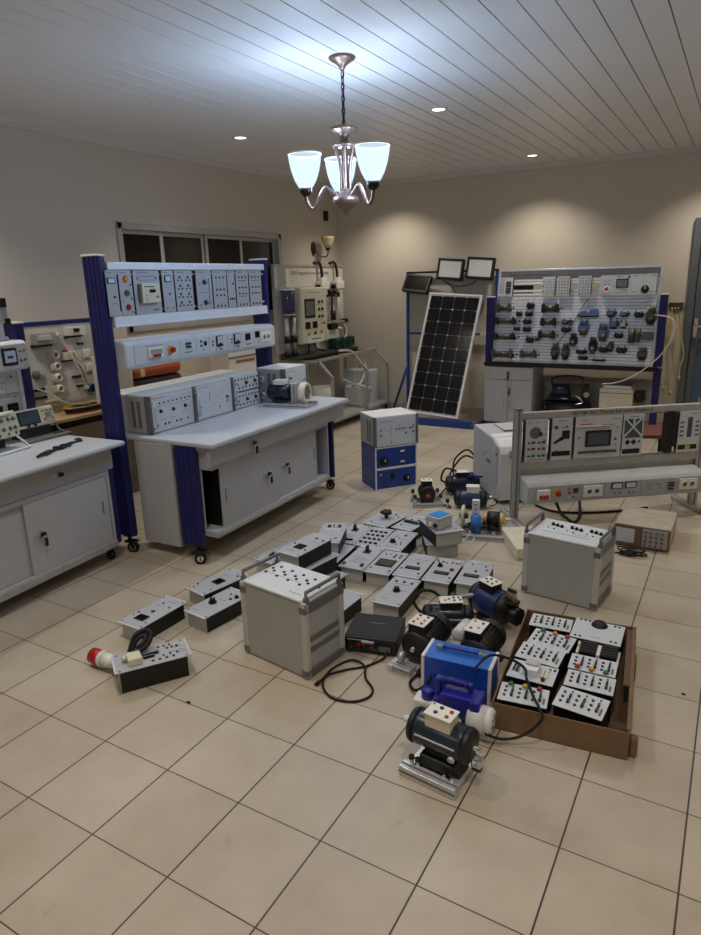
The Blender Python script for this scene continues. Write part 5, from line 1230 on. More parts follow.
for k in range(7):
    cx, cy = -.435+random.uniform(-.03,.05), 4.145+random.uniform(-.02,.03); a0 = random.uniform(0,6); rx, ry = random.uniform(.03,.06), random.uniform(.02,.045)
    m.tube([(cx+rx*math.cos(a0+.45*j), cy+ry*math.sin(a0+.45*j), .007+.006*k*.6+.003*math.sin(j)) for j in range(17)], .0045, 'rubber', seg=6)
m.tube([(-.55,4.12,.006), (-.51,4.13,.008), (-.46,4.14,.012)], .0045, 'rubber', n=4, seg=6); o = m.build('cable_pile'); tag(o, 'tangled black cable heaped on the floor in front of the old oscilloscope', 'cable')

# ================================================================== LOAD BOXES
def load_box(label, loc, rz, w, d, h, L):
    t = thing('load_box', label, 'load box', loc, rz, 'tall grey load boxes with end handles')
    m = MB(); m.b2((-w/2+.008,-d/2+.004,.004), (w/2-.008,d/2-.004,h-.012), 'case_beige', .006)
    for x in (-1,1):
        for y in (-1,1): m.cyl((x*(w/2-.04),y*(d/2-.04),0), (x*(w/2-.04),y*(d/2-.04),.005), .014, 'black', seg=10)
    m.build('housing', t)
    m = MB()
    for x in (-1,1):
        for y in (-1,1): m.box((x*(w/2-.014),y*(d/2-.014),h/2-.003), (.03,.03,h-.014), 'case_grey', .006)
    m.build('corner_post', t)
    m = MB()
    for z in (.03, h-.045):
        for x in (-1,1):
            m.b2((x*(w/2-.002)-.003,-d/2+.001,z-.018), (x*(w/2-.002)+.003,d/2-.001,z+.018 if z < .1 else z+.03), 'trim_grey', .002)
            for y in (-1,1): m.b2((x*(w/2)-(.034 if x > 0 else -.001),y*(d/2-.001)-.003,z-.018), (x*(w/2)+(.001 if x > 0 else .034),y*(d/2-.001)+.003,z+.014), 'trim_grey', .002)
    m.build('band', t)
    m = MB()
    for k in range(2): m.b2((w/2-.009,-d/2+.035,.12+.052*k), (w/2-.004,d/2-.035,.148+.052*k), 'trim_grey', .002)
    for k in range(2): m.b2((-w/2+.004,-d/2+.035,.12+.052*k), (-w/2+.009,d/2-.035,.148+.052*k), 'trim_grey', .002)
    m.build('vent', t)
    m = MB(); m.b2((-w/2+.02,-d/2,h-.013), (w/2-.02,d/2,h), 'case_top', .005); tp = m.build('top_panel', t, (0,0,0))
    for x in (-1,1):
        m = MB(); xx = x*(w/2-.008); m.tube([(xx,-d/2+.02,h-.02), (xx,-d/2+.02,h+.035), (xx,d/2-.02,h+.035), (xx,d/2-.02,h-.02)], .0085, 'trim_grey', seg=8)
        m.b2((xx-.009,-d/2+.01,h-.03), (xx+.009,-d/2+.03,h+.012), 'trim_grey', .002); m.b2((xx-.009,d/2-.03,h-.03), (xx+.009,d/2-.01,h+.012), 'trim_grey', .002); m.build('handle', t)
    feats(tp, L, h)
    return t
load_box('grey load box with a grid of black sockets on top, beside the black amplifier', (-1.655, 2.238, 0), -8, .405, .265, .382,
  [('s', -.13+.075*i, .075-.05*j-.004*i, 'black', .0075) for i in range(4) for j in range(2)]+[('s', -.155+.075*i, .045-.05*j-.004*i, 'black', .0075) for i in range(4) for j in range(2)]+[('s', .155, .045, 'black', .005), ('s', .15, -.03, 'black', .005), ('s', .165, .01, 'black', .005), ('l', .11, -.09, .07, .003), ('l', -.05, .0, .2, .0015)])
load_box('grey load box with three clusters of black knobs on top, before the control kit', (-.672, 3.452, 0), -7, .41, .27, .36,
  [('k', -.11+.105*i+.026*j, .05-.006*j, .010, 'black', .014) for i in range(3) for j in range(3)]+[('s', -.12+.105*i, -.0, 'red', .005) for i in range(3)]+[('s', -.085+.105*i, -.01, 'black', .005) for i in range(3)]+[('l', .0, -.06, .25, .002), ('l', .06, -.03, .08, .002)])

# ================================================================== STACK: grey case on two blue cases
SM = Matrix.Translation((-2.478, 4.853, 0)) @ Matrix.Rotation(R(52), 4, 'Z')
def blue_case(z0, z1, label, L):
    w, d, h = .385, .30, z1-z0
    t = thing('power_case', label, 'instrument case', mtx=SM @ Matrix.Translation((0,0,z0)), group='blue cases under the grey case')
    m = MB(); m.b2((-w/2,-d/2+.006,.0), (w/2,d/2,h), 'blue_steel', .004); m.build('housing', t)
    m = MB()
    for a, b in (((-w/2,0), (-w/2+.012,h)), ((w/2-.012,0), (w/2,h)), ((-w/2,0), (w/2,.010)), ((-w/2,h-.010), (w/2,h))): m.b2((a[0],-d/2,a[1]), (b[0],-d/2+.008,b[1]), 'white_plastic', .002)
    m.build('front_trim', t)
    m = MB(); m.b2((-w/2+.012,-h/2+.01,0), (w/2-.012,h/2-.01,.004), 'blue_steel', .001); p = m.build('front_panel', t, mtx=face_front(0, -d/2+.006, h/2)); feats(p, L, .004)
    m = MB()
    for k in range(5): m.b2((-w/2-.001,-.08+.04*k,.06), (-w/2+.001,-.055+.04*k,.068), 'black')
    m.build('vent', t)
blue_case(0, .183, 'blue instrument case at the bottom of the stack, black dial on its right', [('k', .095, -.012, .028, 'black', .03), ('s', -.145, .045, 'white_socket', .008), ('d', -.035, .02, .035, .05, 'black'), ('s', -.13, -.02, 'black', .007), ('s', -.1, -.025, 'black', .007), ('s', -.12, -.06, 'black', .007), ('s', -.085, -.06, 'black', .007), ('s', -.05, -.04, 'black', .006)])
blue_case(.184, .367, 'blue instrument case in the middle of the stack, black dial on its left', [('k', -.115, -.025, .030, 'black', .03), ('d', .055, .045, .05, .022, 'white_plastic'), ('d', .055, -.045, .05, .022, 'white_plastic'), ('s', .09, -.01, 'black', .007), ('s', .125, -.01, 'black', .007), ('s', .155, -.015, 'black', .007), ('s', .16, .05, 'black', .006)])
rack_case(-.195, .195, -.165, .15, .368, .625, 'grey instrument case on top of the two blue cases', [('s', x, .015, 'black', .007) for x in (-.14, .0, .03, .055, .08, .12, .14)]+[('s', .085, -.025, 'black', .008), ('s', .155, -.02, 'black', .008), ('s', -.14, -.03, 'black', .008), ('l', -.09, .085, .12, .004), ('l', -.1, .04, .03, .003), ('l', .02, .045, .03, .003), ('l', -.05, .0, .003, .1), ('s', -.045, -.09, 'brass', .008), ('s', -.115, .012, 'amber', .004), ('s', -.085, .012, 'amber', .004), ('s', .155, .03, 'black', .007)], parent_m=SM, handles='', grp='grey cases stacked on the floor')

# ================================================================== MODULES ON THE FLOOR
MW, ML, MH, LOW = .16, .325, .10, .089
def floor_module(x, y, rz, label, L, w=MW, l=ML, h=MH, z=0., tilt=None, grp='panel modules laid out on the floor', handle=False, col='grey_panel'):
    if h == MH:
        lev = round(z/.1); z_ = lev*(LOW+.0015); k_ = (1.691-(z_+LOW))/(1.691-(lev*.1+.1)); x, y, z, h = x*k_, y*k_, z_, LOW
    mt = Matrix.Translation((x, y, z)) @ Matrix.Rotation(R(rz), 4, 'Z')
    if tilt is not None: mt = mt @ tilt
    t = thing('trainer_module', label, 'module', mtx=mt, group=grp)
    m = MB(); m.b2((-w/2,-l/2,h-.004), (w/2,l/2,h), col, .001); p = m.build('front_panel', t)
    m = MB(); m.b2((-w/2+.008,-l/2+.020,0), (-w/2+.011,l/2-.020,h-.0045), 'black'); m.b2((w/2-.011,-l/2+.020,0), (w/2-.008,l/2-.020,h-.0045), 'black'); m.b2((-w/2+.011,-l/2+.026,.0), (w/2-.011,l/2-.026,h-.012), 'black'); m.build('module_body', t)
    m = MB(); m.b2((-w/2+.011,-l/2+.018,0.001), (w/2-.011,-l/2+.0255,h-.0045), 'case_grey', .001); m.b2((-w/2+.011,l/2-.0255,.001), (w/2-.011,l/2-.018,h-.0045), 'case_grey', .001); m.build('end_plate', t)
    m = MB(); m.b2((-w/2+.001,-l/2-.001,h-.006), (w/2-.001,-l/2+.008,h+.001), 'white_panel', .001); m.b2((-w/2+.001,l/2-.006,h-.006), (w/2-.001,l/2+.001,h+.001), 'white_panel', .001); m.build('edge_strip', t)
    m = MB()
    for a in (-1,1):
        for b in (-1,1): m.cyl((a*(w/2-.012), b*(l/2-.022), h), (a*(w/2-.012), b*(l/2-.022), h+.002), .004, 'black', seg=8)
    m.build('screw', t)
    feats(p, L, h)
    return t
lines = lambda *ys: [('l', 0, y, .09, .002) for y in ys]
Y2 = [('s', .05, -.125, 'yellow', .007), ('s', -.062, -.09, 'yellow', .006)]
floor_module(-2.425, 2.093, -1, 'module with a dark display and two red marks, alone left of the load box', [('d', -.0, -.075, .062, .05, 'black_gloss'), ('s', .0, .0, 'black', .011), ('s', -.02, .09, 'red', .006), ('s', .045, .07, 'red', .006), ('s', -.06, -.04, 'black', .006), ('s', -.065,-.07,'yellow',.006), ('s', .055,-.10,'yellow',.006), ('l', -.03, .06, .04, .002), ('l', .02, .12, .06, .002)])
floor_module(-2.366, 2.517, -11, 'module with small dark window, farther one of two left of the load box', [('d', .01, .0, .055, .06, 'black_gloss'), ('s', .04, .11, 'black', .007), ('s', .055, -.09, 'yellow', .007), ('s', -.05, -.125, 'yellow', .007), ('s', -.06, -.09, 'black', .006), ('l', -.02, .08, .06, .002)])
floor_module(-2.195, 2.325, -7, 'module with one big black pointer knob, nearer one of two left of the load box', [('k', -.02, -.02, .019, 'black', .03), ('s', .03, .06, 'black', .009), ('k', .045, .09, .011), ('s', -.01, .10, 'black', .006), ('l', -.04, -.12, .04, .003), ('l', 0, .03, .06, .002)])
md = floor_module(-2.115, 1.785, -34, 'module with breaker, coloured sockets and the red plug lead, nearest the camera at left', [('t', -.01, .0, .018, .07, 'black_gloss'), ('t', .012, -.012, .016, .05, 'black_gloss')]+[('s', -.03, .075+.022*k, c, .0065) for k, c in enumerate(('red','red','black'))]+[('s', .05, .0+.03*k, c, .0065) for k, c in enumerate(('black','red','green','black'))]+[('s', .025, .05+.03*k, 'black', .005) for k in range(3)]+[('s', -.055, .04+.025*k, c, .006) for k, c in enumerate(('black', 'red', 'green'))]+[('l', .01, .11, .003, .08), ('l', -.02, .13, .003, .05), ('l', .03, .13, .003, .05)], w=.16, l=.33, h=.105)
m = MB(); m.b2((-.035,-.03,0), (.035,.03,.035), 'cream_plastic', .005); m.cyl((-.02,-.03,.018), (-.02,-.05,.018), .012, 'cream_plastic'); m.build('inlet_cover', md, (.02, -.075, .105))
# plug with its lead
pg = thing('industrial_plug', 'red and white industrial plug with a coiled black lead beside the nearest module', 'plug', (-2.312, 1.728, 0))
m = MB(); A_ = Vector((-.135,.005,.040)); B_ = Vector((.075,.0,.045)); D_ = (B_-A_).normalized(); k_ = .82
m.cyl(A_, A_+D_*.062, .036, 'red', seg=24); m.cyl(A_-D_*.002, A_+D_*.02, .030, 'black', seg=20); m.build('shell', pg)
m = MB(); m.cyl(A_+D_*.062, A_+D_*.08, .039, 'white_plastic', seg=24); m.cyl(A_+D_*.08, A_+D_*.15, .036, 'white_plastic', r2=.025, seg=24)
for k in range(4): m.cyl(A_+D_*(.15+.011*k), A_+D_*(.158+.011*k), .024-.002*k, 'white_plastic', seg=18)
m.cyl(A_+D_*.145, A_+D_*.205, .017, 'white_plastic', seg=18); m.build('grip', pg)
m = MB(); m.tube([(.06,.0,.045), (.085,.012,.06), (.078,.045,.11), (.08,.08,.16), (.105,.115,.178), (.14,.12,.168), (.155,.085,.14), (.148,.045,.126), (.13,.0,.122), (.145,-.03,.122)], .011, 'rubber', n=8, seg=8)
m.tube([(.07,-.005,.045), (.10,.02,.08), (.098,.065,.145), (.12,.10,.163), (.135,.08,.145), (.125,.04,.13)], .010, 'rubber', n=8, seg=8)
m.build('lead', pg)
# stacked modules behind the left load box
floor_module(-1.926, 2.80, -9, 'middle module of the stack of three behind the load box with socket grid', lines(.1), z=.1015)
floor_module(-1.945, 2.785, -6, 'module with dark slot window, topmost of three stacked behind the load box', [('d', -.0, -.045, .055, .058, 'black_gloss'), ('s', .0, .10, 'black', .009), ('s', .055, .09, 'mark_dark', .007), ('s', -.06, -.02, 'black', .006), ('s', .055, -.07, 'black', .006), ('l', .03, .05, .06, .002), ('l', -.02, -.11, .06, .002)], z=.203)
floor_module(-1.854, 2.773, -5, 'bottom module of the stack of three, behind the load box handle', [('s', .03, .1, 'black', .008)], z=0)
floor_module(-2.295, 3.01, -5, 'low module half hidden behind the stack, nearest the main bench', [('d', .0, -.06, .05, .04, 'black_gloss'), ('k', .03, -.03, .012), ('s', -.03, -.03, 'black', .008), ('s', .0, .09, 'black', .008)], w=.15)
floor_module(-2.046, 3.214, 21, 'module with white sockets lying across two others behind the stack of three', [('t', -.03, .10, .02, .03, 'black_gloss'), ('t', .0, .10, .022, .03, 'white_plastic'), ('t', .035, .105, .02, .03, 'black_gloss'), ('s', .045, -.09, 'black', .007), ('s', .01, -.11, 'mark_dark', .006), ('l', 0, .06, .1, .02, 'white_panel')], z=.1025)
floor_module(-2.055, 3.475, 7, 'module with small blue rotary switch, left of the module with rows of sockets', [('r', -.0, .06), ('l', .0, -.02, .08, .002), ('l', .0, -.05, .06, .002), ('t', .03, -.11, .05, .012)])
floor_module(-1.893, 3.487, 7, 'module covered with rows of black sockets', [('t', x, y, .020, .013, 'black_gloss') for x in (-.05, -.017, .017, .05) for y in (-.11, -.045, .02, .085)])
floor_module(-1.730, 3.503, 5, 'module with one black knob at the right end of the second row', [('k', -.02, -.04, .018, 'black', .024), ('s', .02, .09, 'black', .01), ('s', -.03, .06, 'mark_dark', .005), ('s', .03, -.03, 'mark_dark', .005), ('s', .04, -.06, 'mark_dark', .005), ('s', .015, -.07, 'mark_dark', .005), ('s', .0, .03, 'mark_dark', .005), ('l', .03, .02, .05, .002), ('l', .0, -.11, .08, .002)])
floor_module(-1.985, 3.815, -7, 'wide module with tall black star knob, farthest back of the floor modules', [('s', .02, .11, 'black', .008), ('s', .06, .08, 'black', .006), ('s', -.05, -.09, 'mark_dark', .006), ('l', -.0, -.11, .1, .002)], w=.2, l=.29)
tgt = [o for o in bpy.data.objects if o.get('label', '').startswith('wide module with tall black star')][0]
m = MB(); m.cyl((0,.02,.089), (0,.02,.115), .012, 'black'); m.lathe([(.012,.112), (.035,.122), (.04,.134), (.03,.144), (0,.146)], 'black', (0,.02,0), flute=.16, nf=5, seg=40); m.build('star_knob', tgt)
floor_module(-1.785, 3.825, -6, 'module with a long black switch bar, behind the stacked pair with blue-lidded box', [('t', .0, -.0, .11, .035, 'black_gloss'), ('s', -.03, .05, 'black', .008), ('s', .02, .06, 'black', .008), ('s', -.04, -.07, 'mark_dark', .006)], w=.155, l=.28)
floor_module(-1.988, 3.13, 6, 'module half covered by the one lying across, left of the front row of five', [('s', .05, -.05, 'black', .008), ('l', .03, -.08, .05, .002)])
floor_module(-1.806, 3.165, 5, 'module with blue rotary switch and printed text, leftmost of the front row of five', [('r', .0, .085), ('l', -.02, .0, .08, .002), ('l', .0, -.02, .09, .002), ('l', .0, -.04, .09, .002), ('l', -.01, -.06, .08, .002), ('l', 0, -.08, .08, .002), ('t', .05, -.11, .016, .03), ('t', -.06, -.12, .016, .02)])
floor_module(-1.640, 3.168, 5, 'module with dark rectangular screen and coloured buttons, second in the front row of five', [('d', .0, -.015, .105, .095, 'steel_dark'), ('s', -.045, .11, 'red', .006), ('s', -.02, .115, 'amber', .006), ('s', .015, .115, 'black', .0075), ('s', .05, .115, 'black', .0075), ('s', .015, .085, 'black', .0075), ('s', .05, .085, 'green', .0075), ('s', -.03, .085, 'white_socket', .006), ('s', .06, -.11, 'black', .006), ('s', -.06, -.1, 'black', .006)])
floor_module(-1.473, 3.200, 5, 'module with dark slot and one black socket, third in the front row of five', [('d', .0, -.04, .085, .035, 'steel_dark'), ('s', .01, .03, 'black', .009), ('l', .02, .09, .08, .002), ('s', .055, -.1, 'black', .007), ('s', -.06, -.06, 'black', .006), ('l', .0, .06, .05, .002)])
floor_module(-1.302, 3.216, 5, 'module with knob, dark slot and a red mark, fourth in the front row of five', [('d', .0, -.045, .085, .035, 'steel_dark'), ('k', -.035, .045, .014, 'black', .022), ('t', .045, .01, .022, .022, 'red'), ('s', -.065, .11, 'black', .007), ('s', -.035, .11, 'black', .007), ('s', .02, .11, 'black', .007), ('s', .045, .11, 'black', .007), ('s', .065, .11, 'mark_dark', .006), ('s', -.01, .10, 'red', .005), ('s', .06, -.09, 'black', .006)])
floor_module(-1.132, 3.262, 6, 'module with dark slot behind the navy motor, rightmost of the front row of five', [('d', -.01, -.05, .085, .035, 'steel_dark'), ('s', .0, .02, 'black', .009), ('s', -.04, .105, 'mark_dark', .006), ('s', .04, .095, 'mark_dark', .006), ('s', .055, .05, 'mark_dark', .006), ('l', .02, .12, .07, .002)])
floor_module(-1.425, 2.862, 4, 'module with a single black knob and three sockets, in front of the row of five', [('k', .0, .0, .018, 'black', .026), ('s', -.045, .11, 'black', .009), ('s', .0, .115, 'black', .009), ('s', .045, .11, 'black', .009), ('l', .0, .085, .08, .002), ('l', -.03, -.1, .05, .002), ('l', .035, .01, .04, .002)])
floor_module(-1.642, 2.59, -2, 'module with blue switch partly hidden right behind the left load box', [('r', -.01, .03), ('l', .04, .0, .06, .002)])
floor_module(-1.533, 3.703, 31, 'lower pale module of the crossed pair under the blue-lidded box', lines(-.1), w=.21, l=.29, h=.095, grp='crossed pair of pale modules')
floor_module(-1.512, 3.665, 46, 'upper pale module of the crossed pair, carrying the blue-lidded box', [('s', -.06, .1, 'black', .005), ('l', .03, .0, .06, .002), ('s', .055, -.12, 'mark_dark', .005)], w=.19, l=.31, h=.095, z=.1, grp='crossed pair of pale modules')
jb = thing('junction_box', 'small grey box with bright blue lid on top of the crossed modules', 'junction box', (-1.50, 3.615, .1975), -20)
m = MB(); m.b2((-.055,-.065,0), (.055,.065,.068), 'case_grey', .006); m.cyl((.0,-.065,.03), (.0,-.08,.03), .014, 'white_plastic'); m.cyl((.035,-.066,.03), (.035,-.075,.03), .014, 'black'); m.build('housing', jb)
m = MB(); m.b2((-.058,-.068,.069), (.058,.068,.076), 'case_grey', .002); m.b2((-.045,-.055,.076), (.045,.055,.080), 'blue_lid', .003); m.build('lid', jb)
# flat black amplifier with cable
am = thing('amplifier', 'flat black device with rear connectors and a power lead, right of the left load box', 'amplifier', (-1.362, 2.505, 0), 15)
m = MB(); m.b2((-.125,-.115,.008), (.125,.115,.082), 'black', .004); m.b2((-.127,-.10,.075), (.127,.117,.084), 'black', .003); m.b2((-.04,.03,.0842), (.04,.036,.0845), 'trim_grey'); m.build('housing', am)
m = MB(); m.b2((-.12,-.031,0), (.12,.031,.003), 'black_gloss', .001); rp = m.build('rear_panel', am, mtx=face_front(0, -.1155, .045))
feats(rp, [('s', -.055, .006, 'red', .009), ('s', -.03, .006, 'red', .009), ('s', .01, -.008, 'red', .008), ('s', .03, -.012, 'black', .009), ('d', .07, -.005, .07, .036, 'trim_grey'), ('t', -.01, .022, .06, .01, 'alu'), ('l', -.06, .028, .10, .004, 'alu'), ('s', -.09, -.01, 'black', .008)], .003)
m = MB()
for x in (-.1,.1):
    for y in (-.09,.09): m.cyl((x,y,0), (x,y,.009), .011, 'rubber', seg=10)
m.build('foot', am)
m = MB(); m.tube([(.085,-.117,.04), (.07,-.15,.010), (.005,-.223,.006), (-.074,-.27,.006), (-.146,-.335,.006), (-.138,-.417,.006), (-.079,-.483,.006), (.008,-.492,.006), (.07,-.448,.006), (.075,-.386,.006), (.027,-.315,.006), (-.0,-.235,.016), (-.072,-.19,.007), (-.133,-.264,.006), (-.150,-.350,.012), (-.166,-.396,.006)], .0055, 'rubber', n=8, seg=7); m.box((-.168,-.402,.009), (.016,.03,.014), 'black', .004, rot=Matrix.Rotation(R(-20), 3, 'Z')); m.build('power_lead', am)
m = MB(); m.sph((-1.833,1.711,.004), .008, 'black', (1.3,.8,.5)); o = m.build('scrap'); tag(o, 'tiny black scrap on the tiles in front of the nearest module', 'scrap')
m = MB(); m.sph((-.033,2.728,.003), .007, 'black', (1.2,.8,.5)); o = m.build('scrap'); tag(o, 'tiny black scrap on the tiles right of the cardboard tray', 'scrap')

# ================================================================== MOTORS
def term_box(par, c, w, d, h, socks, top='white_plastic', side='black', rz=0, under=None):
    mt = Matrix.Translation(c) @ Matrix.Rotation(R(rz), 4, 'Z')
    m = MB(); m.b2((-w/2+.004,-d/2+.004,0), (w/2-.004,d/2-.004,h-.004), side, .003); b = m.build('terminal_box', par, mtx=mt)
    m = MB(); m.b2((-w/2,-d/2,h-.004), (w/2,d/2,h), top, .002); m.build('terminal_plate', b)
    feats(b, socks, h)
    return b
def sx(*a): return [('s', x, y, c, .0065) for x, y, c in a]
def ribbed(m, L, r, zc, col, n=26, fin=.006):
    """finned motor body along local x"""
    m.cyl((-L/2,0,zc), (L/2,0,zc), r-fin, col, seg=28)
    for k in range(n):
        a = 2*PI*k/n
        m.box((0, (r-fin*.4)*math.cos(a), zc+(r-fin*.4)*math.sin(a)), (L*.96, fin*1.3, .0035), col, rot=Matrix.Rotation(a, 3, 'X'))
def endbell(m, x, s, r, zc, col):
    m.lathe([(r*1.0,0), (r*1.0,.014), (r*.9,.028), (r*.5,.036), (r*.3,.040), (0,.040)], col, (x,0,zc), axis=(s,0,0), seg=28)
def induction(label, loc, rz, L, r, zc, shaft=True):
    t = thing('electric_motor', label, 'motor', loc, rz, 'loose electric motors on the floor')
    m = MB(); ribbed(m, L*.62, r, zc, 'motor_black'); m.build('body', t)
    m = MB(); endbell(m, -L*.31, -1, r*.98, zc, 'motor_black'); m.build('end_bell', t)
    m = MB(); m.lathe([(r*1.03,0), (r*1.03,L*.17), (r*.96,L*.2), (r*.5,L*.215), (0,L*.215)], 'motor_black', (L*.30,0,zc), axis=(1,0,0), seg=30)
    m.build('fan_cowl', t)
    m = MB(); m.cyl((-L*.52,0,zc), (-L*.3,0,zc), .010, 'chrome'); m.build('shaft', t)
    m = MB()
    for x in (-L*.22, L*.22):
        for y in (-1,1): m.b2((x-.02, y*r*.85-.02, .0), (x+.02, y*r*.85+.02, .012), 'motor_black', .002); m.b2((x-.012, y*r*.7-.012, .012), (x+.012, y*r*.7+.012, zc-.03), 'motor_black', .002)
    m.build('foot', t)
    return t
m7 = induction('black finned motor with white terminal plate, left of the blue carrying case', (-1.105, 2.52, 0), 86, .26, .075, .088)
term_box(m7, (-.05,.0,.150), .105, .085, .05, sx((-.03,-.02,'red'), (.0,-.02,'yellow'), (.035,-.02,'green'), (-.03,.02,'red'), (.0,.015,'yellow'), (.035,.02,'black')))
m = MB(); alu_rail(m, (-.19,-.03,.016), (-.19,.085,.016), .028, .026); alu_rail(m, (-.15,-.03,.016), (-.15,.07,.016), .02, .02); m.lathe([(.012,0), (.022,0), (.022,.02), (.012,.02)], 'alu', (-.155,.03,.055), axis=(0,1,0), seg=16); m.b2((-.21,.06,.0), (-.14,.085,.03), 'alu', .002); m.build('base_rail', m7)
m8 = induction('black finned motor with white capacitor on its side, behind the blue carrying case', (-.855, 2.58, 0), 88, .24, .075, .088)
term_box(m8, (-.045,.01,.150), .115, .08, .05, sx((-.03,.015,'red'), (.035,.02,'yellow'), (.03,-.02,'red'), (-.015,-.015,'yellow')))
m = MB(); m.cyl((-.07,.086,.145), (.035,.086,.145), .032, 'cap_white', seg=24); m.sph((-.07,.086,.145), .032, 'cap_white', (.35,1,1)); m.build('capacitor', m8)
# grey-blue cylinder motor
def round_motor(name, label, loc, rz, L, r, zc, col, extra=None, base=True, grp='loose electric motors on the floor', bell=False):
    t = thing(name, label, 'motor', loc, rz, grp)
    if bell: m = MB(); m.lathe([(r*1.02,0), (r*1.02,.012), (r*.95,.02), (0,.022)], 'motor_black', (-L*.35,0,zc), axis=(-1,0,0), seg=32); m.lathe([(r*1.02,0), (r*1.02,.012), (r*.95,.02), (0,.022)], 'motor_black', (L*.35,0,zc), axis=(1,0,0), seg=32); m.build('end_bell', t)
    m = MB(); m.lathe([(r*.97,0), (r,.012), (r,L*.7-.012), (r*.97,L*.7)], col, (-L*.35,0,zc), axis=(1,0,0), seg=32); m.build('body', t)
    if not bell: m = MB(); m.lathe([(r*.98,0), (r*.98,.02), (r*.85,.04), (r*.3,.05), (0,.05)], 'motor_black', (-L*.35,0,zc), axis=(-1,0,0), seg=28); m.lathe([(r*.98,0), (r*.98,.02), (r*.85,.04), (r*.3,.05), (0,.05)], 'motor_black', (L*.35,0,zc), axis=(1,0,0), seg=28); m.build('end_bell', t)
    m = MB(); m.cyl((L*.35,0,zc), (L*(.55 if bell else .62),0,zc), .009, 'chrome'); m.build('shaft', t)
    if base:
        m = MB(); m.b2((-L*.3,-r*.7,0), (L*.3,r*.7,max(.01, zc-r+.012)), 'motor_black', .004); m.build('foot', t)
    return t
m5 = round_motor('electric_motor', 'slate cylindrical motor with white terminal plate lying left of the big navy motor', (-1.115, 2.815, 0), 25, .23, .05, .062, 'motor_slate')
term_box(m5, (.015,-.0,.10), .115, .075, .045, sx((-.01,.0,'red'), (.015,-.015,'red'), (.015,.015,'black'), (.04,.015,'green'), (.045,-.01,'black'), (-.03,-.01,'yellow')), rz=6)
m = MB(); m.tube([(-.135,.0,.07), (-.17,.02,.12), (-.13,.035,.17), (-.07,.04,.165), (-.02,.03,.12)], .008, 'rubber', n=6, seg=7); m.build('lead', m5)
m = MB(); alu_rail(m, (.06,.055,.13), (.14,.085,.13), .02, .016); m.b2((-.12,-.054,.055), (.12,-.05,.062), 'alu'); m.build('clamp_bar', m5)
m6 = round_motor('electric_motor', 'big navy motor with white terminal plate and clear brush terminals, behind the cardboard tray', (-.935, 2.975, 0), -25, .21, .08, .10, 'motor_blue')
term_box(m6, (-.01,-.01,.165), .10, .08, .05, sx((-.01,.015,'black'), (.025,.015,'red'), (.0,-.02,'red'), (.03,-.018,'black'), (-.03,.0,'black')), rz=-3)
m = MB(); m.cyl((.115,0,.085), (.175,0,.085), .042, 'motor_black', seg=22)
for k in range(10): a = 2*PI*k/10; m.box((.15, .042*math.cos(a), .085+.042*math.sin(a)), (.05,.008,.006), 'black', rot=Matrix.Rotation(a, 3, 'X'))
m.build('hand_wheel', m6)
m = MB(); m.b2((.09,-.03,.14), (.15,.035,.155), 'black', .003)
for k in range(3): m.cyl((.105+.018*k,-.0,.155), (.105+.018*k,.0,.205), .010, 'terminal_clear', seg=12)
for k in range(3): m.sph((.105+.018*k,.0,.208), .011, 'black')
m.build('terminal_post', m6)
# front motor on silver rails
m9 = round_motor('electric_motor', 'dark slate motor on silver rails, nearest the camera, with cream terminal plate', (-.745, 1.845, 0), -6, .27, .062, .150, 'motor_slate', base=False, bell=True)
term_box(m9, (.002,-.01,.195), .105, .075, .055, [('s', -.008, .018, 'black', .0075), ('s', -.016, -.014, 'black', .0075), ('s', .032, .014, 'red', .0075), ('s', .028, -.016, 'red', .0075), ('s', -.042, .026, 'black', .003)], top='white_plastic', side='cream_plastic')
m = MB(); alu_rail(m, (-.115,-.085,.021), (.105,-.085,.021), .04, .040); alu_rail(m, (-.115,.09,.021), (.105,.09,.021), .04, .040); m.b2((.07,-.064,.005), (.095,.069,.03), 'alu', .002); m.b2((-.105,-.064,.005), (-.08,.069,.03), 'alu', .002); m.build('base_rail', m9)
m = MB(); m.b2((-.06,-.06,.03), (.075,.06,.085), 'motor_black', .008); m.prism([(-.075,.03), (.09,.03), (.05,.10), (-.04,.10)], 'y', -.04, .04, 'motor_black', .004); m.build('pedestal', m9)
m = MB()
for x in (-.085, -.06, .045, .075): m.cyl((x,-.066,.028), (x,-.066,.066), .007, 'chrome', seg=10); m.cyl((x,-.066,.058), (x,-.066,.068), .011, 'black', seg=10)
m.build('clamp_bolt', m9)
m = MB(); m.b2((-.078,-.0632,.155), (.078,-.058,.162), 'alu', .001); m.cyl((.065,-.052,.118), (.067,-.064,.113), .013, 'alu', seg=14); m.build('side_strip', m9)
m = MB(); m.cyl((-.155,0,.155), (-.125,0,.155), .012, 'white_plastic', seg=12); m.cyl((-.15,.012,.14), (-.15,.012,.155), .009, 'white_plastic'); m.build('shaft_cap', m9)
m = MB(); m.b2((.12,-.02,.085), (.155,.02,.12), 'chrome', .006); m.cyl((.12,.0,.075), (.15,.0,.075), .012, 'black'); m.build('coupling', m9)
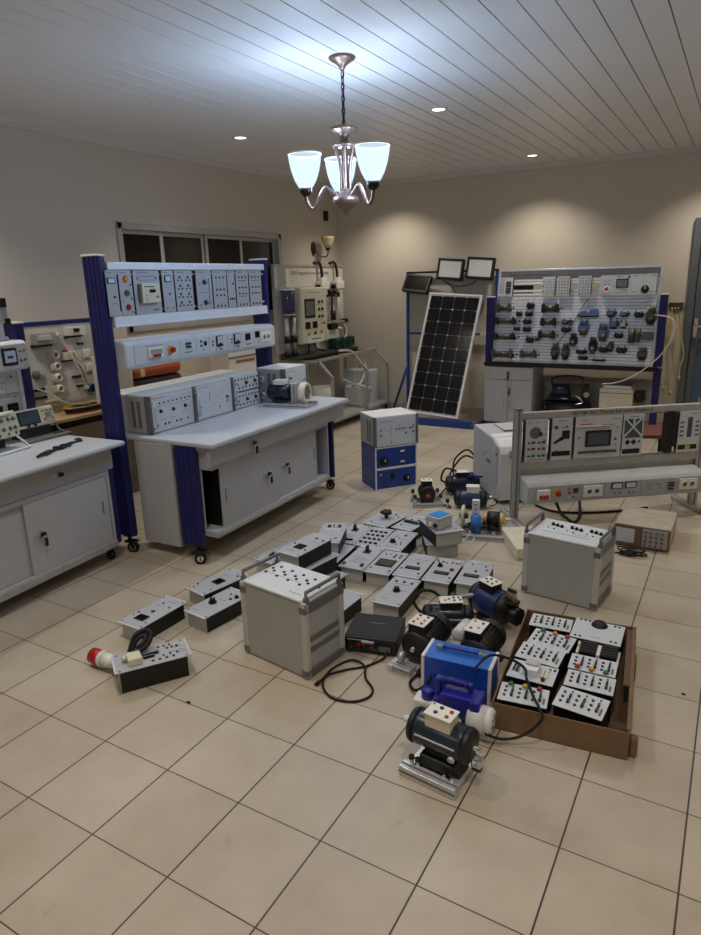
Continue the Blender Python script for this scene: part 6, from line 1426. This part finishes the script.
# far motors
m1 = thing('electric_motor', 'small dark motor standing end-on with copper shaft, right of the blue cases stack', 'motor', (-1.965, 4.49, 0), 32, 'loose electric motors on the floor')
m = MB(); m.lathe([(.058,0), (.062,.01), (.062,.13), (.058,.14)], 'motor_black', (0,.08,.095), axis=(0,-1,0), seg=28); m.box((0,.01,.03), (.10,.09,.02), 'motor_black', .003)
for k in range(20): a = 2*PI*k/20; m.box((.062*math.cos(a),.01,.095+.062*math.sin(a)), (.005,.12,.004), 'motor_black', rot=Matrix.Rotation(-a, 3, 'Y'))
m.build('body', m1)
m = MB(); m.cyl((0,-.06,.095), (0,-.072,.095), .03, 'motor_black', seg=18); m.cyl((0,-.072,.095), (0,-.085,.095), .016, 'copper', seg=14); m.build('shaft', m1)
term_box(m1, (0,.02,.150), .085, .08, .045, sx((-.02,.0,'black'), (.02,.0,'black')))
m = MB(); alu_rail(m, (-.12,-.065,.018), (.12,-.065,.018), .03, .03); alu_rail(m, (-.12,.08,.018), (.12,.08,.018), .03, .03); m.build('base_rail', m1)
m = MB()
for x in (-.10,.095):
    for y in (-.065,.08): m.cyl((x,y,.034), (x,y,.085), .006, 'chrome', seg=8); m.cyl((x,y,.075), (x,y,.10), .016, 'black', r2=.012, seg=12)
m.build('clamp_knob', m1)
m2 = round_motor('electric_motor', 'dark motor with looping black lead, farthest back beside the printer', (-1.82, 4.86, 0), 30, .24, .07, .085, 'motor_navy')
term_box(m2, (-.0,.0,.145), .11, .08, .045, [])
m = MB(); m.b2((.03,-.06,.15), (.10,.05,.165), 'blue_post', .004); m.cyl((.08,-.05,.155), (.15,-.09,.165), .008, 'blue_post'); m.b2((.09,-.05,.06), (.14,.05,.14), 'blue_post', .01); m.build('blue_bracket', m2)
m = MB(); m.tube([(-.12,.0,.09), (-.17,-.02,.13), (-.14,-.03,.22), (-.06,-.01,.20), (-.04,.0,.18)], .008, 'rubber', n=6, seg=7); m.build('lead', m2)
m3 = round_motor('electric_motor', 'shiny blue cylindrical motor with white terminal box, between printer and yellow-ended test rig', (-1.635, 4.565, 0), 18, .22, .062, .072, 'motor_blue')
term_box(m3, (.015,.0,.125), .10, .075, .05, [], side='white_plastic')
m = MB(); m.sph((.15,.0,.085), .02, 'chrome'); m.tube([(.155,0,.08), (.19,.03,.06), (.19,.04,.02), (.14,.02,.008)], .004, 'rubber', n=5, seg=6); m.build('cable_gland', m3)
m = MB(); m.tube([(-1.93,4.62,.01), (-1.88,4.70,.09), (-1.83,4.74,.05)], .007, 'rubber', n=5, seg=6); m.tube([(-1.88,4.46,.012), (-1.80,4.50,.012), (-1.76,4.47,.012)], .008, 'rubber', n=5, seg=6); m.cyl((-1.785,4.47,.0), (-1.785,4.47,.06), .006, 'chrome', seg=8); m.cyl((-1.785,4.47,.05), (-1.785,4.47,.075), .015, 'black', seg=10); o = m.build('loose_lead'); tag(o, 'short black lead and clamp knob lying between the far motors', 'cable')
# test rig with brake disc, blue capacitor and yellow-ended motor
rg = thing('motor_test_rig', 'bare motor test rig with cream brake disc, upright blue capacitor and yellow-ended motor', 'test rig', (-1.415, 4.085, 0), 14)
m = MB(); alu_rail(m, (-.16,-.12,.018), (.20,-.12,.018), .035, .034); alu_rail(m, (-.28,.07,.018), (.20,.07,.018), .035, .034); m.b2((-.14,-.102,.01), (-.11,.052,.03), 'alu', .002); m.b2((.10,-.102,.01), (.13,.052,.03), 'alu', .002); m.b2((-.13,-.015,.035), (.15,.015,.055), 'alu', .002); m.build('base_rail', rg)
m = MB(); m.lathe([(.015,0), (.07,0), (.075,.006), (.075,.014), (.07,.02), (.015,.02)], 'cream_plastic', (-.105,.01,.115), axis=(1,0,0), seg=28); m.cyl((-.12,.01,.115), (-.06,.01,.115), .02, 'steel_dark'); m.build('brake_disc', rg)
m = MB(); m.b2((-.035,-.005,.055), (.015,.03,.235), 'white_plastic', .004)
for k in range(3): m.cyl((-.01,-.0055,.14+.032*k), (-.01,-.009,.14+.032*k), .006, 'black', seg=8)
m.build('switch_column', rg)
m = MB(); m.cyl((.0,-.075,.02), (.0,-.075,.145), .036, 'blue_cap', seg=24); m.sph((.0,-.075,.145), .036, 'blue_cap', (1,1,.35)); m.cyl((0,-.075,.005), (0,-.075,.02), .028, 'black'); m.build('capacitor', rg)
m = MB(); m.cyl((.07,.02,.105), (.15,.02,.105), .05, 'motor_black', seg=24); m.lathe([(.04,0), (.036,.02), (.026,.032), (.0,.034)], 'brass', (.068,.02,.105), axis=(-1,0,0)); m.lathe([(.045,0), (.042,.02), (.03,.034), (0,.036)], 'brass', (.15,.02,.105), axis=(1,0,0)); m.cyl((.18,.02,.105), (.225,.02,.105), .012, 'cream_plastic'); m.b2((.07,-.03,.034), (.15,.07,.06), 'motor_black', .004); m.build('motor', rg)
m = MB(); random.seed(11)
for k in range(16):
    p = Vector((random.uniform(-.08,.17), random.uniform(-.10,.03), .05)); q = Vector((random.uniform(-.1,.19), random.uniform(-.17,.03), random.uniform(.02,.07)))
    mid = (p+q)/2+Vector((random.uniform(-.02,.02), random.uniform(-.03,.01), random.uniform(.0,.08)))
    m.tube([p, mid, q], .0035, 'rubber', n=6, seg=5)
m.build('black_wiring', rg)
m = MB()
for p, c, q in (((-.06,-.105,.05), (-.09,-.16,.04), (-.06,-.22,.006)), ((-.05,-.10,.06), (-.03,-.17,.05), (-.08,-.21,.006)), ((-.03,-.10,.05), (-.06,-.15,.01), (-.12,-.19,.006)), ((-.04,-.10,.04), (.0,-.16,.03), (-.02,-.23,.006))):
    m.tube([p, c, q], .003, 'wire_white', n=8, seg=5)
m.build('white_wiring', rg)
# blue carrying case and vacuum pump
cs = thing('equipment_case', 'bright blue equipment case with white end frames and a flat carrying handle on top', 'equipment case', (-.856, 2.309, 0), 5)
w, d, h = .295, .148, .185
m = MB(); m.b2((-w/2+.004,-d/2+.004,.006), (w/2-.004,d/2-.004,h-.002), 'blue_case', .004); m.b2((-w/2+.004,-d/2+.003,h-.004), (w/2-.004,d/2-.003,h), 'blue_case_bright', .002); m.build('housing', cs)
for s in (-1,1):
    m = MB(); x0, x1 = (-w/2, -w/2+.014) if s < 0 else (w/2-.014, w/2)
    m.b2((x0,-d/2,0), (x1,-d/2+.014,h+.002), 'white_plastic', .003); m.b2((x0,d/2-.014,0), (x1,d/2,h+.002), 'white_plastic', .003); m.b2((x0,-d/2,h-.010), (x1,d/2,h+.003), 'white_plastic', .003); m.b2((x0,-d/2,0), (x1,d/2,.010), 'white_plastic', .003); m.build('end_frame', cs)
m = MB(); m.tube([(-.085,.01,h+.006), (-.06,.01,h+.016), (.06,.01,h+.016), (.085,.01,h+.006)], .009, 'blue_case', n=4)
m.b2((-.075,-.002,h+.014), (.075,.022,h+.024), 'blue_case', .003); m.build('carry_handle', cs)
for x in (-.09,.09): m = MB(); m.b2((x-.016,-.004,h), (x+.016,.024,h+.022), 'chrome', .004); m.build('handle_mount', cs)
m = MB(); m.tube([(-.10,-.080,.10), (-.12,-.09,.06), (-.17,-.085,.02), (-.215,-.02,.008), (-.20,.06,.012), (-.19,.10,.05), (-.16,.16,.06)], .0065, 'rubber', n=7, seg=7); m.b2((-.208,.03,.004), (-.186,.07,.03), 'rubber', .006); m.build('lead', cs)
vp = thing('vacuum_pump', 'violet-blue vacuum pump with ribbed carrying handle and white motor, before the blue case', 'vacuum pump', (-.795, 2.105, 0), 4)
m = MB(); m.b2((-.055,-.045,.06), (.085,.045,.155), 'blue_pump', .012); m.b2((.065,-.05,.055), (.105,.05,.150), 'blue_pump', .008); m.b2((-.085,-.035,.055), (-.05,.04,.12), 'blue_pump', .01)
for k in range(2): m.cyl((-.02+.06*k,-.047,.09), (-.02+.06*k,-.044,.09), .009, 'motor_navy', seg=12)
m.build('body', vp)
m = MB(); m.tube([(-.075,.01,.11), (-.075,.012,.16), (-.055,.012,.183), (.045,.012,.183), (.055,.012,.178)], .013, 'blue_pump', n=5)
for k in range(11): m.cyl((-.055+.0095*k,.012,.183), (-.051+.0095*k,.012,.183), .016, 'blue_pump', seg=12)
m.b2((-.085,-.005,.11), (-.062,.03,.19), 'blue_pump', .005); m.b2((.045,.0,.15), (.065,.025,.19), 'blue_pump', .004); m.build('handle', vp)
m = MB(); m.lathe([(.026,.065), (.028,.07), (.028,.10), (.025,.108), (0,.109)], 'blue_pump', (-.125,.035,0)); m.build('cap', vp)
m = MB(); m.b2((-.18,.0,.045), (-.09,.07,.066), 'white_plastic', .006); m.cyl((-.135,.035,.0), (-.135,.035,.045), .024, 'white_plastic'); m.build('flange', vp)
m = MB(); m.cyl((.06,-.02,.07), (.125,-.02,.07), .054, 'cap_white', seg=28); m.lathe([(.054,0), (.052,.02), (.042,.03), (0,.032)], 'cap_white', (.125,-.02,.07), axis=(1,0,0))
for k in range(8): a = 2*PI*k/8; m.box((.156,-.02+.026*math.cos(a),.07+.026*math.sin(a)), (.004,.024,.004), 'trim_grey', rot=Matrix.Rotation(a, 3, 'X'))
m.build('motor', vp)
m = MB(); m.b2((-.05,-.05,.0), (.15,.03,.018), 'white_plastic', .005); m.b2((-.03,-.04,.018), (.06,.03,.06), 'motor_black', .004); m.build('base_plate', vp)
m = MB(); m.cyl((.03,-.065,.06), (.03,-.05,.06), .012, 'alu'); m.cyl((.045,-.06,.045), (.06,-.06,.045), .01, 'chrome'); m.cyl((.01,-.06,.075), (.01,-.052,.075), .01, 'copper'); m.build('fitting', vp)

# ================================================================== CARDBOARD TRAY WITH MODULES
TM = Matrix.Translation((-.666, 2.152, 0)) @ Matrix.Rotation(R(6.2), 4, 'Z')
tr = thing('cardboard_tray', 'low brown cardboard tray full of small modules, open top, at right of the motors', 'cardboard box', mtx=TM)
tw, td, th = .492, .795, .118
m = MB(); m.b2((0,0,0), (tw,td,.005), 'cardboard_in'); m.b2((0,0,.005), (.005,td,th), 'cardboard'); m.b2((tw-.005,0,.005), (tw,td,th), 'cardboard'); m.b2((.005,0,.005), (tw-.005,.005,th-.004), 'cardboard'); m.b2((.005,td-.005,.005), (tw-.005,td,th), 'cardboard'); m.build('tray', tr)
m = MB(); m.b2((.002,.0,th), (.007,td,th+.006), 'cardboard'); m.b2((tw-.012,.01,th), (tw+.004,td-.01,th+.008), 'cardboard', .003); m.b2((tw-.034,.30,th-.006), (tw-.006,td-.03,th), 'cardboard_in', .002); m.build('folded_rim', tr)
m = MB(); m.prism([(.02,.0), (.05,.012), (.07,.03), (.065,.07), (.045,.085), (.02,.08)], 'x', tw+.001, tw+.03, 'cardboard', .008); m.build('torn_corner', tr)
m = MB(); m.prism([(.50,.02), (.62,.02), (.60,.09), (.53,.095)], 'x', tw+.001, tw+.012, 'cardboard', .003); m.build('flap', tr)
def tray_module(x, y, rz, label, L, w=.185, l=.12, top=.128, tilt=0, z0=.0055, extra=None):
    mt = Matrix.Translation((x, y, z0)) @ Matrix.Rotation(R(rz), 4, 'Z') @ Matrix.Rotation(R(tilt), 4, 'X')
    t = thing('small_module', label, 'module', mtx=mt, group='small modules in the cardboard tray'); h = top-z0
    m = MB(); m.b2((-w/2,-l/2,h-.003), (w/2,l/2,h), 'white_panel', .001); p = m.build('front_panel', t)
    m = MB(); m.b2((-w/2+.004,-l/2+.006,0), (w/2-.004,l/2-.006,h-.0035), 'black', .002); m.build('module_body', t)
    feats(p, L, h)
    if extra: extra(t, h)
    return t
def contact(cols=None, w=.185, n=6):
    L = []
    for i in range(n):
        x = -w*.38+w*.72*i/(n-1)
        if i % 2:
            L += [('t', x, -.018, .010, .022, 'black_gloss'), ('t', x, .012, .008, .020, 'black_gloss'), ('s', x, .042, 'mark_dark', .0035)]
        else:
            L += [('s', x, .03-.028*j, 'black', .0058) for j in range(3)]
    if cols:
        for k, c in enumerate(cols): L.append(('b', -.055+.055*k, .046 if cols[0] == 'green' else -.048, .010, c))
    L.append(('l', w*.42, -.02, .008, .04))
    return L
tray_module(-.568, 2.238, 8, 'tray module with green, yellow and red buttons, front left in the cardboard tray', contact(('green','yellow','red')))
def brk_extra(t, h):
    m = MB(); m.b2((-.035,-.035,h), (.025,.035,h+.03), 'alu_white', .003); m.b2((-.03,-.005,h+.03), (.02,.035,h+.04), 'case_grey', .003); m.b2((-.028,.02,h), (.015,.052,h+.022), 'alu_white', .003); m.build('relay', t)
    m = MB(); m.b2((.035,-.03,h), (.045,.04,h+.008), 'cream_plastic', .002); m.b2((.052,-.03,h), (.062,.04,h+.008), 'cream_plastic', .002); m.cyl((.05,-.045,h), (.05,-.045,h+.012), .008, 'black', seg=14); m.build('fuse_holder', t)
tray_module(-.578, 2.405, 2, 'tray module carrying a silver relay block, in the left column of the tray', [('t', -.06, .0, .008, .05, 'black_gloss'), ('t', -.075, .01, .006, .06, 'mark_dark'), ('s', .06, .045, 'black', .006), ('s', .08, .045, 'black', .006)], l=.135, extra=brk_extra)
tray_module(-.585, 2.565, -3, 'tray module with dark jacks only, middle of the left column in the tray', contact(), tilt=5, z0=.012)
tray_module(-.570, 2.70, -5, 'tray module with green, amber and red buttons, farther back than the silver relay module', contact(('green','amber','red')), tilt=5, z0=.012)
tray_module(-.612, 2.848, 5, 'tray module with dark jacks, back left corner of the cardboard tray', contact())
tray_module(-.362, 2.302, -5, 'tray module with dark jacks, front right in the cardboard tray', contact(), tilt=6, z0=.012)
tray_module(-.360, 2.442, 3, 'tray module with dark jacks only, second from the front on the right of the tray', contact())
tray_module(-.372, 2.572, 3, 'tray module with red, amber and green buttons, middle of the right column in the tray', contact(('red','amber','green')))
def rel_extra(t, h):
    for x in (-.042, .042):
        m = MB(); m.b2((x-.034,-.05,h), (x+.034,.05,h+.026), 'black', .004)
        for k in range(4): m.b2((x-.03,-.042+.022*k,h+.026), (x+.03,-.036+.022*k,h+.029), 'motor_black')
        m.build('contactor', t)
    m = MB(); m.b2((-.0075,-.045,h), (.0075,.045,h+.02), 'white_plastic', .002); m.b2((-.09,-.05,h), (-.078,.045,h+.018), 'cream_plastic', .003); m.b2((-.088,.0,h+.018), (-.08,.03,h+.03), 'white_plastic', .002); m.build('spacer', t)
tray_module(-.372, 2.70, 3, 'tray module with two black contactors, second from the back on the right of the tray', [], w=.17, l=.11, top=.108, extra=rel_extra)
def plug_extra(t, h):
    m = MB(); m.lathe([(.03,h), (.03,h+.006), (.022,h+.01), (.02,h+.02), (.0,h+.02)], 'black', (.0,.055,0), seg=24)
    for v in m.bm.verts: v.co.x *= 1.2
    m.build('selector', t)
tray_module(-.405, 2.853, 2, 'plain white module with one black selector, back right of the cardboard tray', [('s', x, y, 'black', .005) for x, y in ((-.085,.08), (-.065,.08), (-.045,.08), (.065,.075), (.085,.075), (-.085,-.075), (-.065,-.075), (.065,-.07), (.085,-.07))]+[('l', -.0, -.06, .04, .002)], w=.215, l=.185, top=.132, extra=plug_extra)
m = MB(); m.tube([(-.76,2.20,.20), (-.72,2.275,.235), (-.66,2.345,.20), (-.60,2.36,.165), (-.575,2.30,.16), (-.52,2.20,.155), (-.485,2.15,.150), (-.47,2.125,.12), (-.53,2.10,.05), (-.60,2.07,.03), (-.655,2.045,.05)], .0055, 'rubber', n=9, seg=7); o = m.build('mains_cable'); tag(o, 'thin black cable running from the violet pump over the cardboard tray front corner', 'cable')

# ================================================================== CAMERA AND VIEW
cam = bpy.data.cameras.new('camera'); cam.sensor_fit = 'HORIZONTAL'; cam.sensor_width = 36; cam.lens = 658.27362/701*36
cam.clip_start = .05; cam.clip_end = 60
co = bpy.data.objects.new('camera', cam); COL.objects.link(co)
p_, r_, y_ = .275633999, -.0283203588, -.532751029
fw = Vector((math.sin(y_)*math.cos(p_), math.cos(y_)*math.cos(p_), -math.sin(p_))); rt = Vector((math.cos(y_), -math.sin(y_), 0)); up = rt.cross(fw)
rt, up = rt*math.cos(r_)+up*math.sin(r_), up*math.cos(r_)-rt*math.sin(r_)
mm = Matrix.Identity(4)
for i, v in enumerate((rt, up, -fw, Vector((0, 0, 1.69103054)))):
    for j in range(3): mm[j][i] = v[j]
co.matrix_world = mm
SC.camera = co
wd = bpy.data.worlds.new('night'); SC.world = wd; wd.use_nodes = True
wd.node_tree.nodes['Background'].inputs[0].default_value = (.01, .012, .016, 1); wd.node_tree.nodes['Background'].inputs[1].default_value = .3
vs = SC.view_settings
vs.view_transform = 'Standard'; vs.look = 'None'; vs.gamma = 1; vs.use_curve_mapping = False; vs.exposure = 0.38
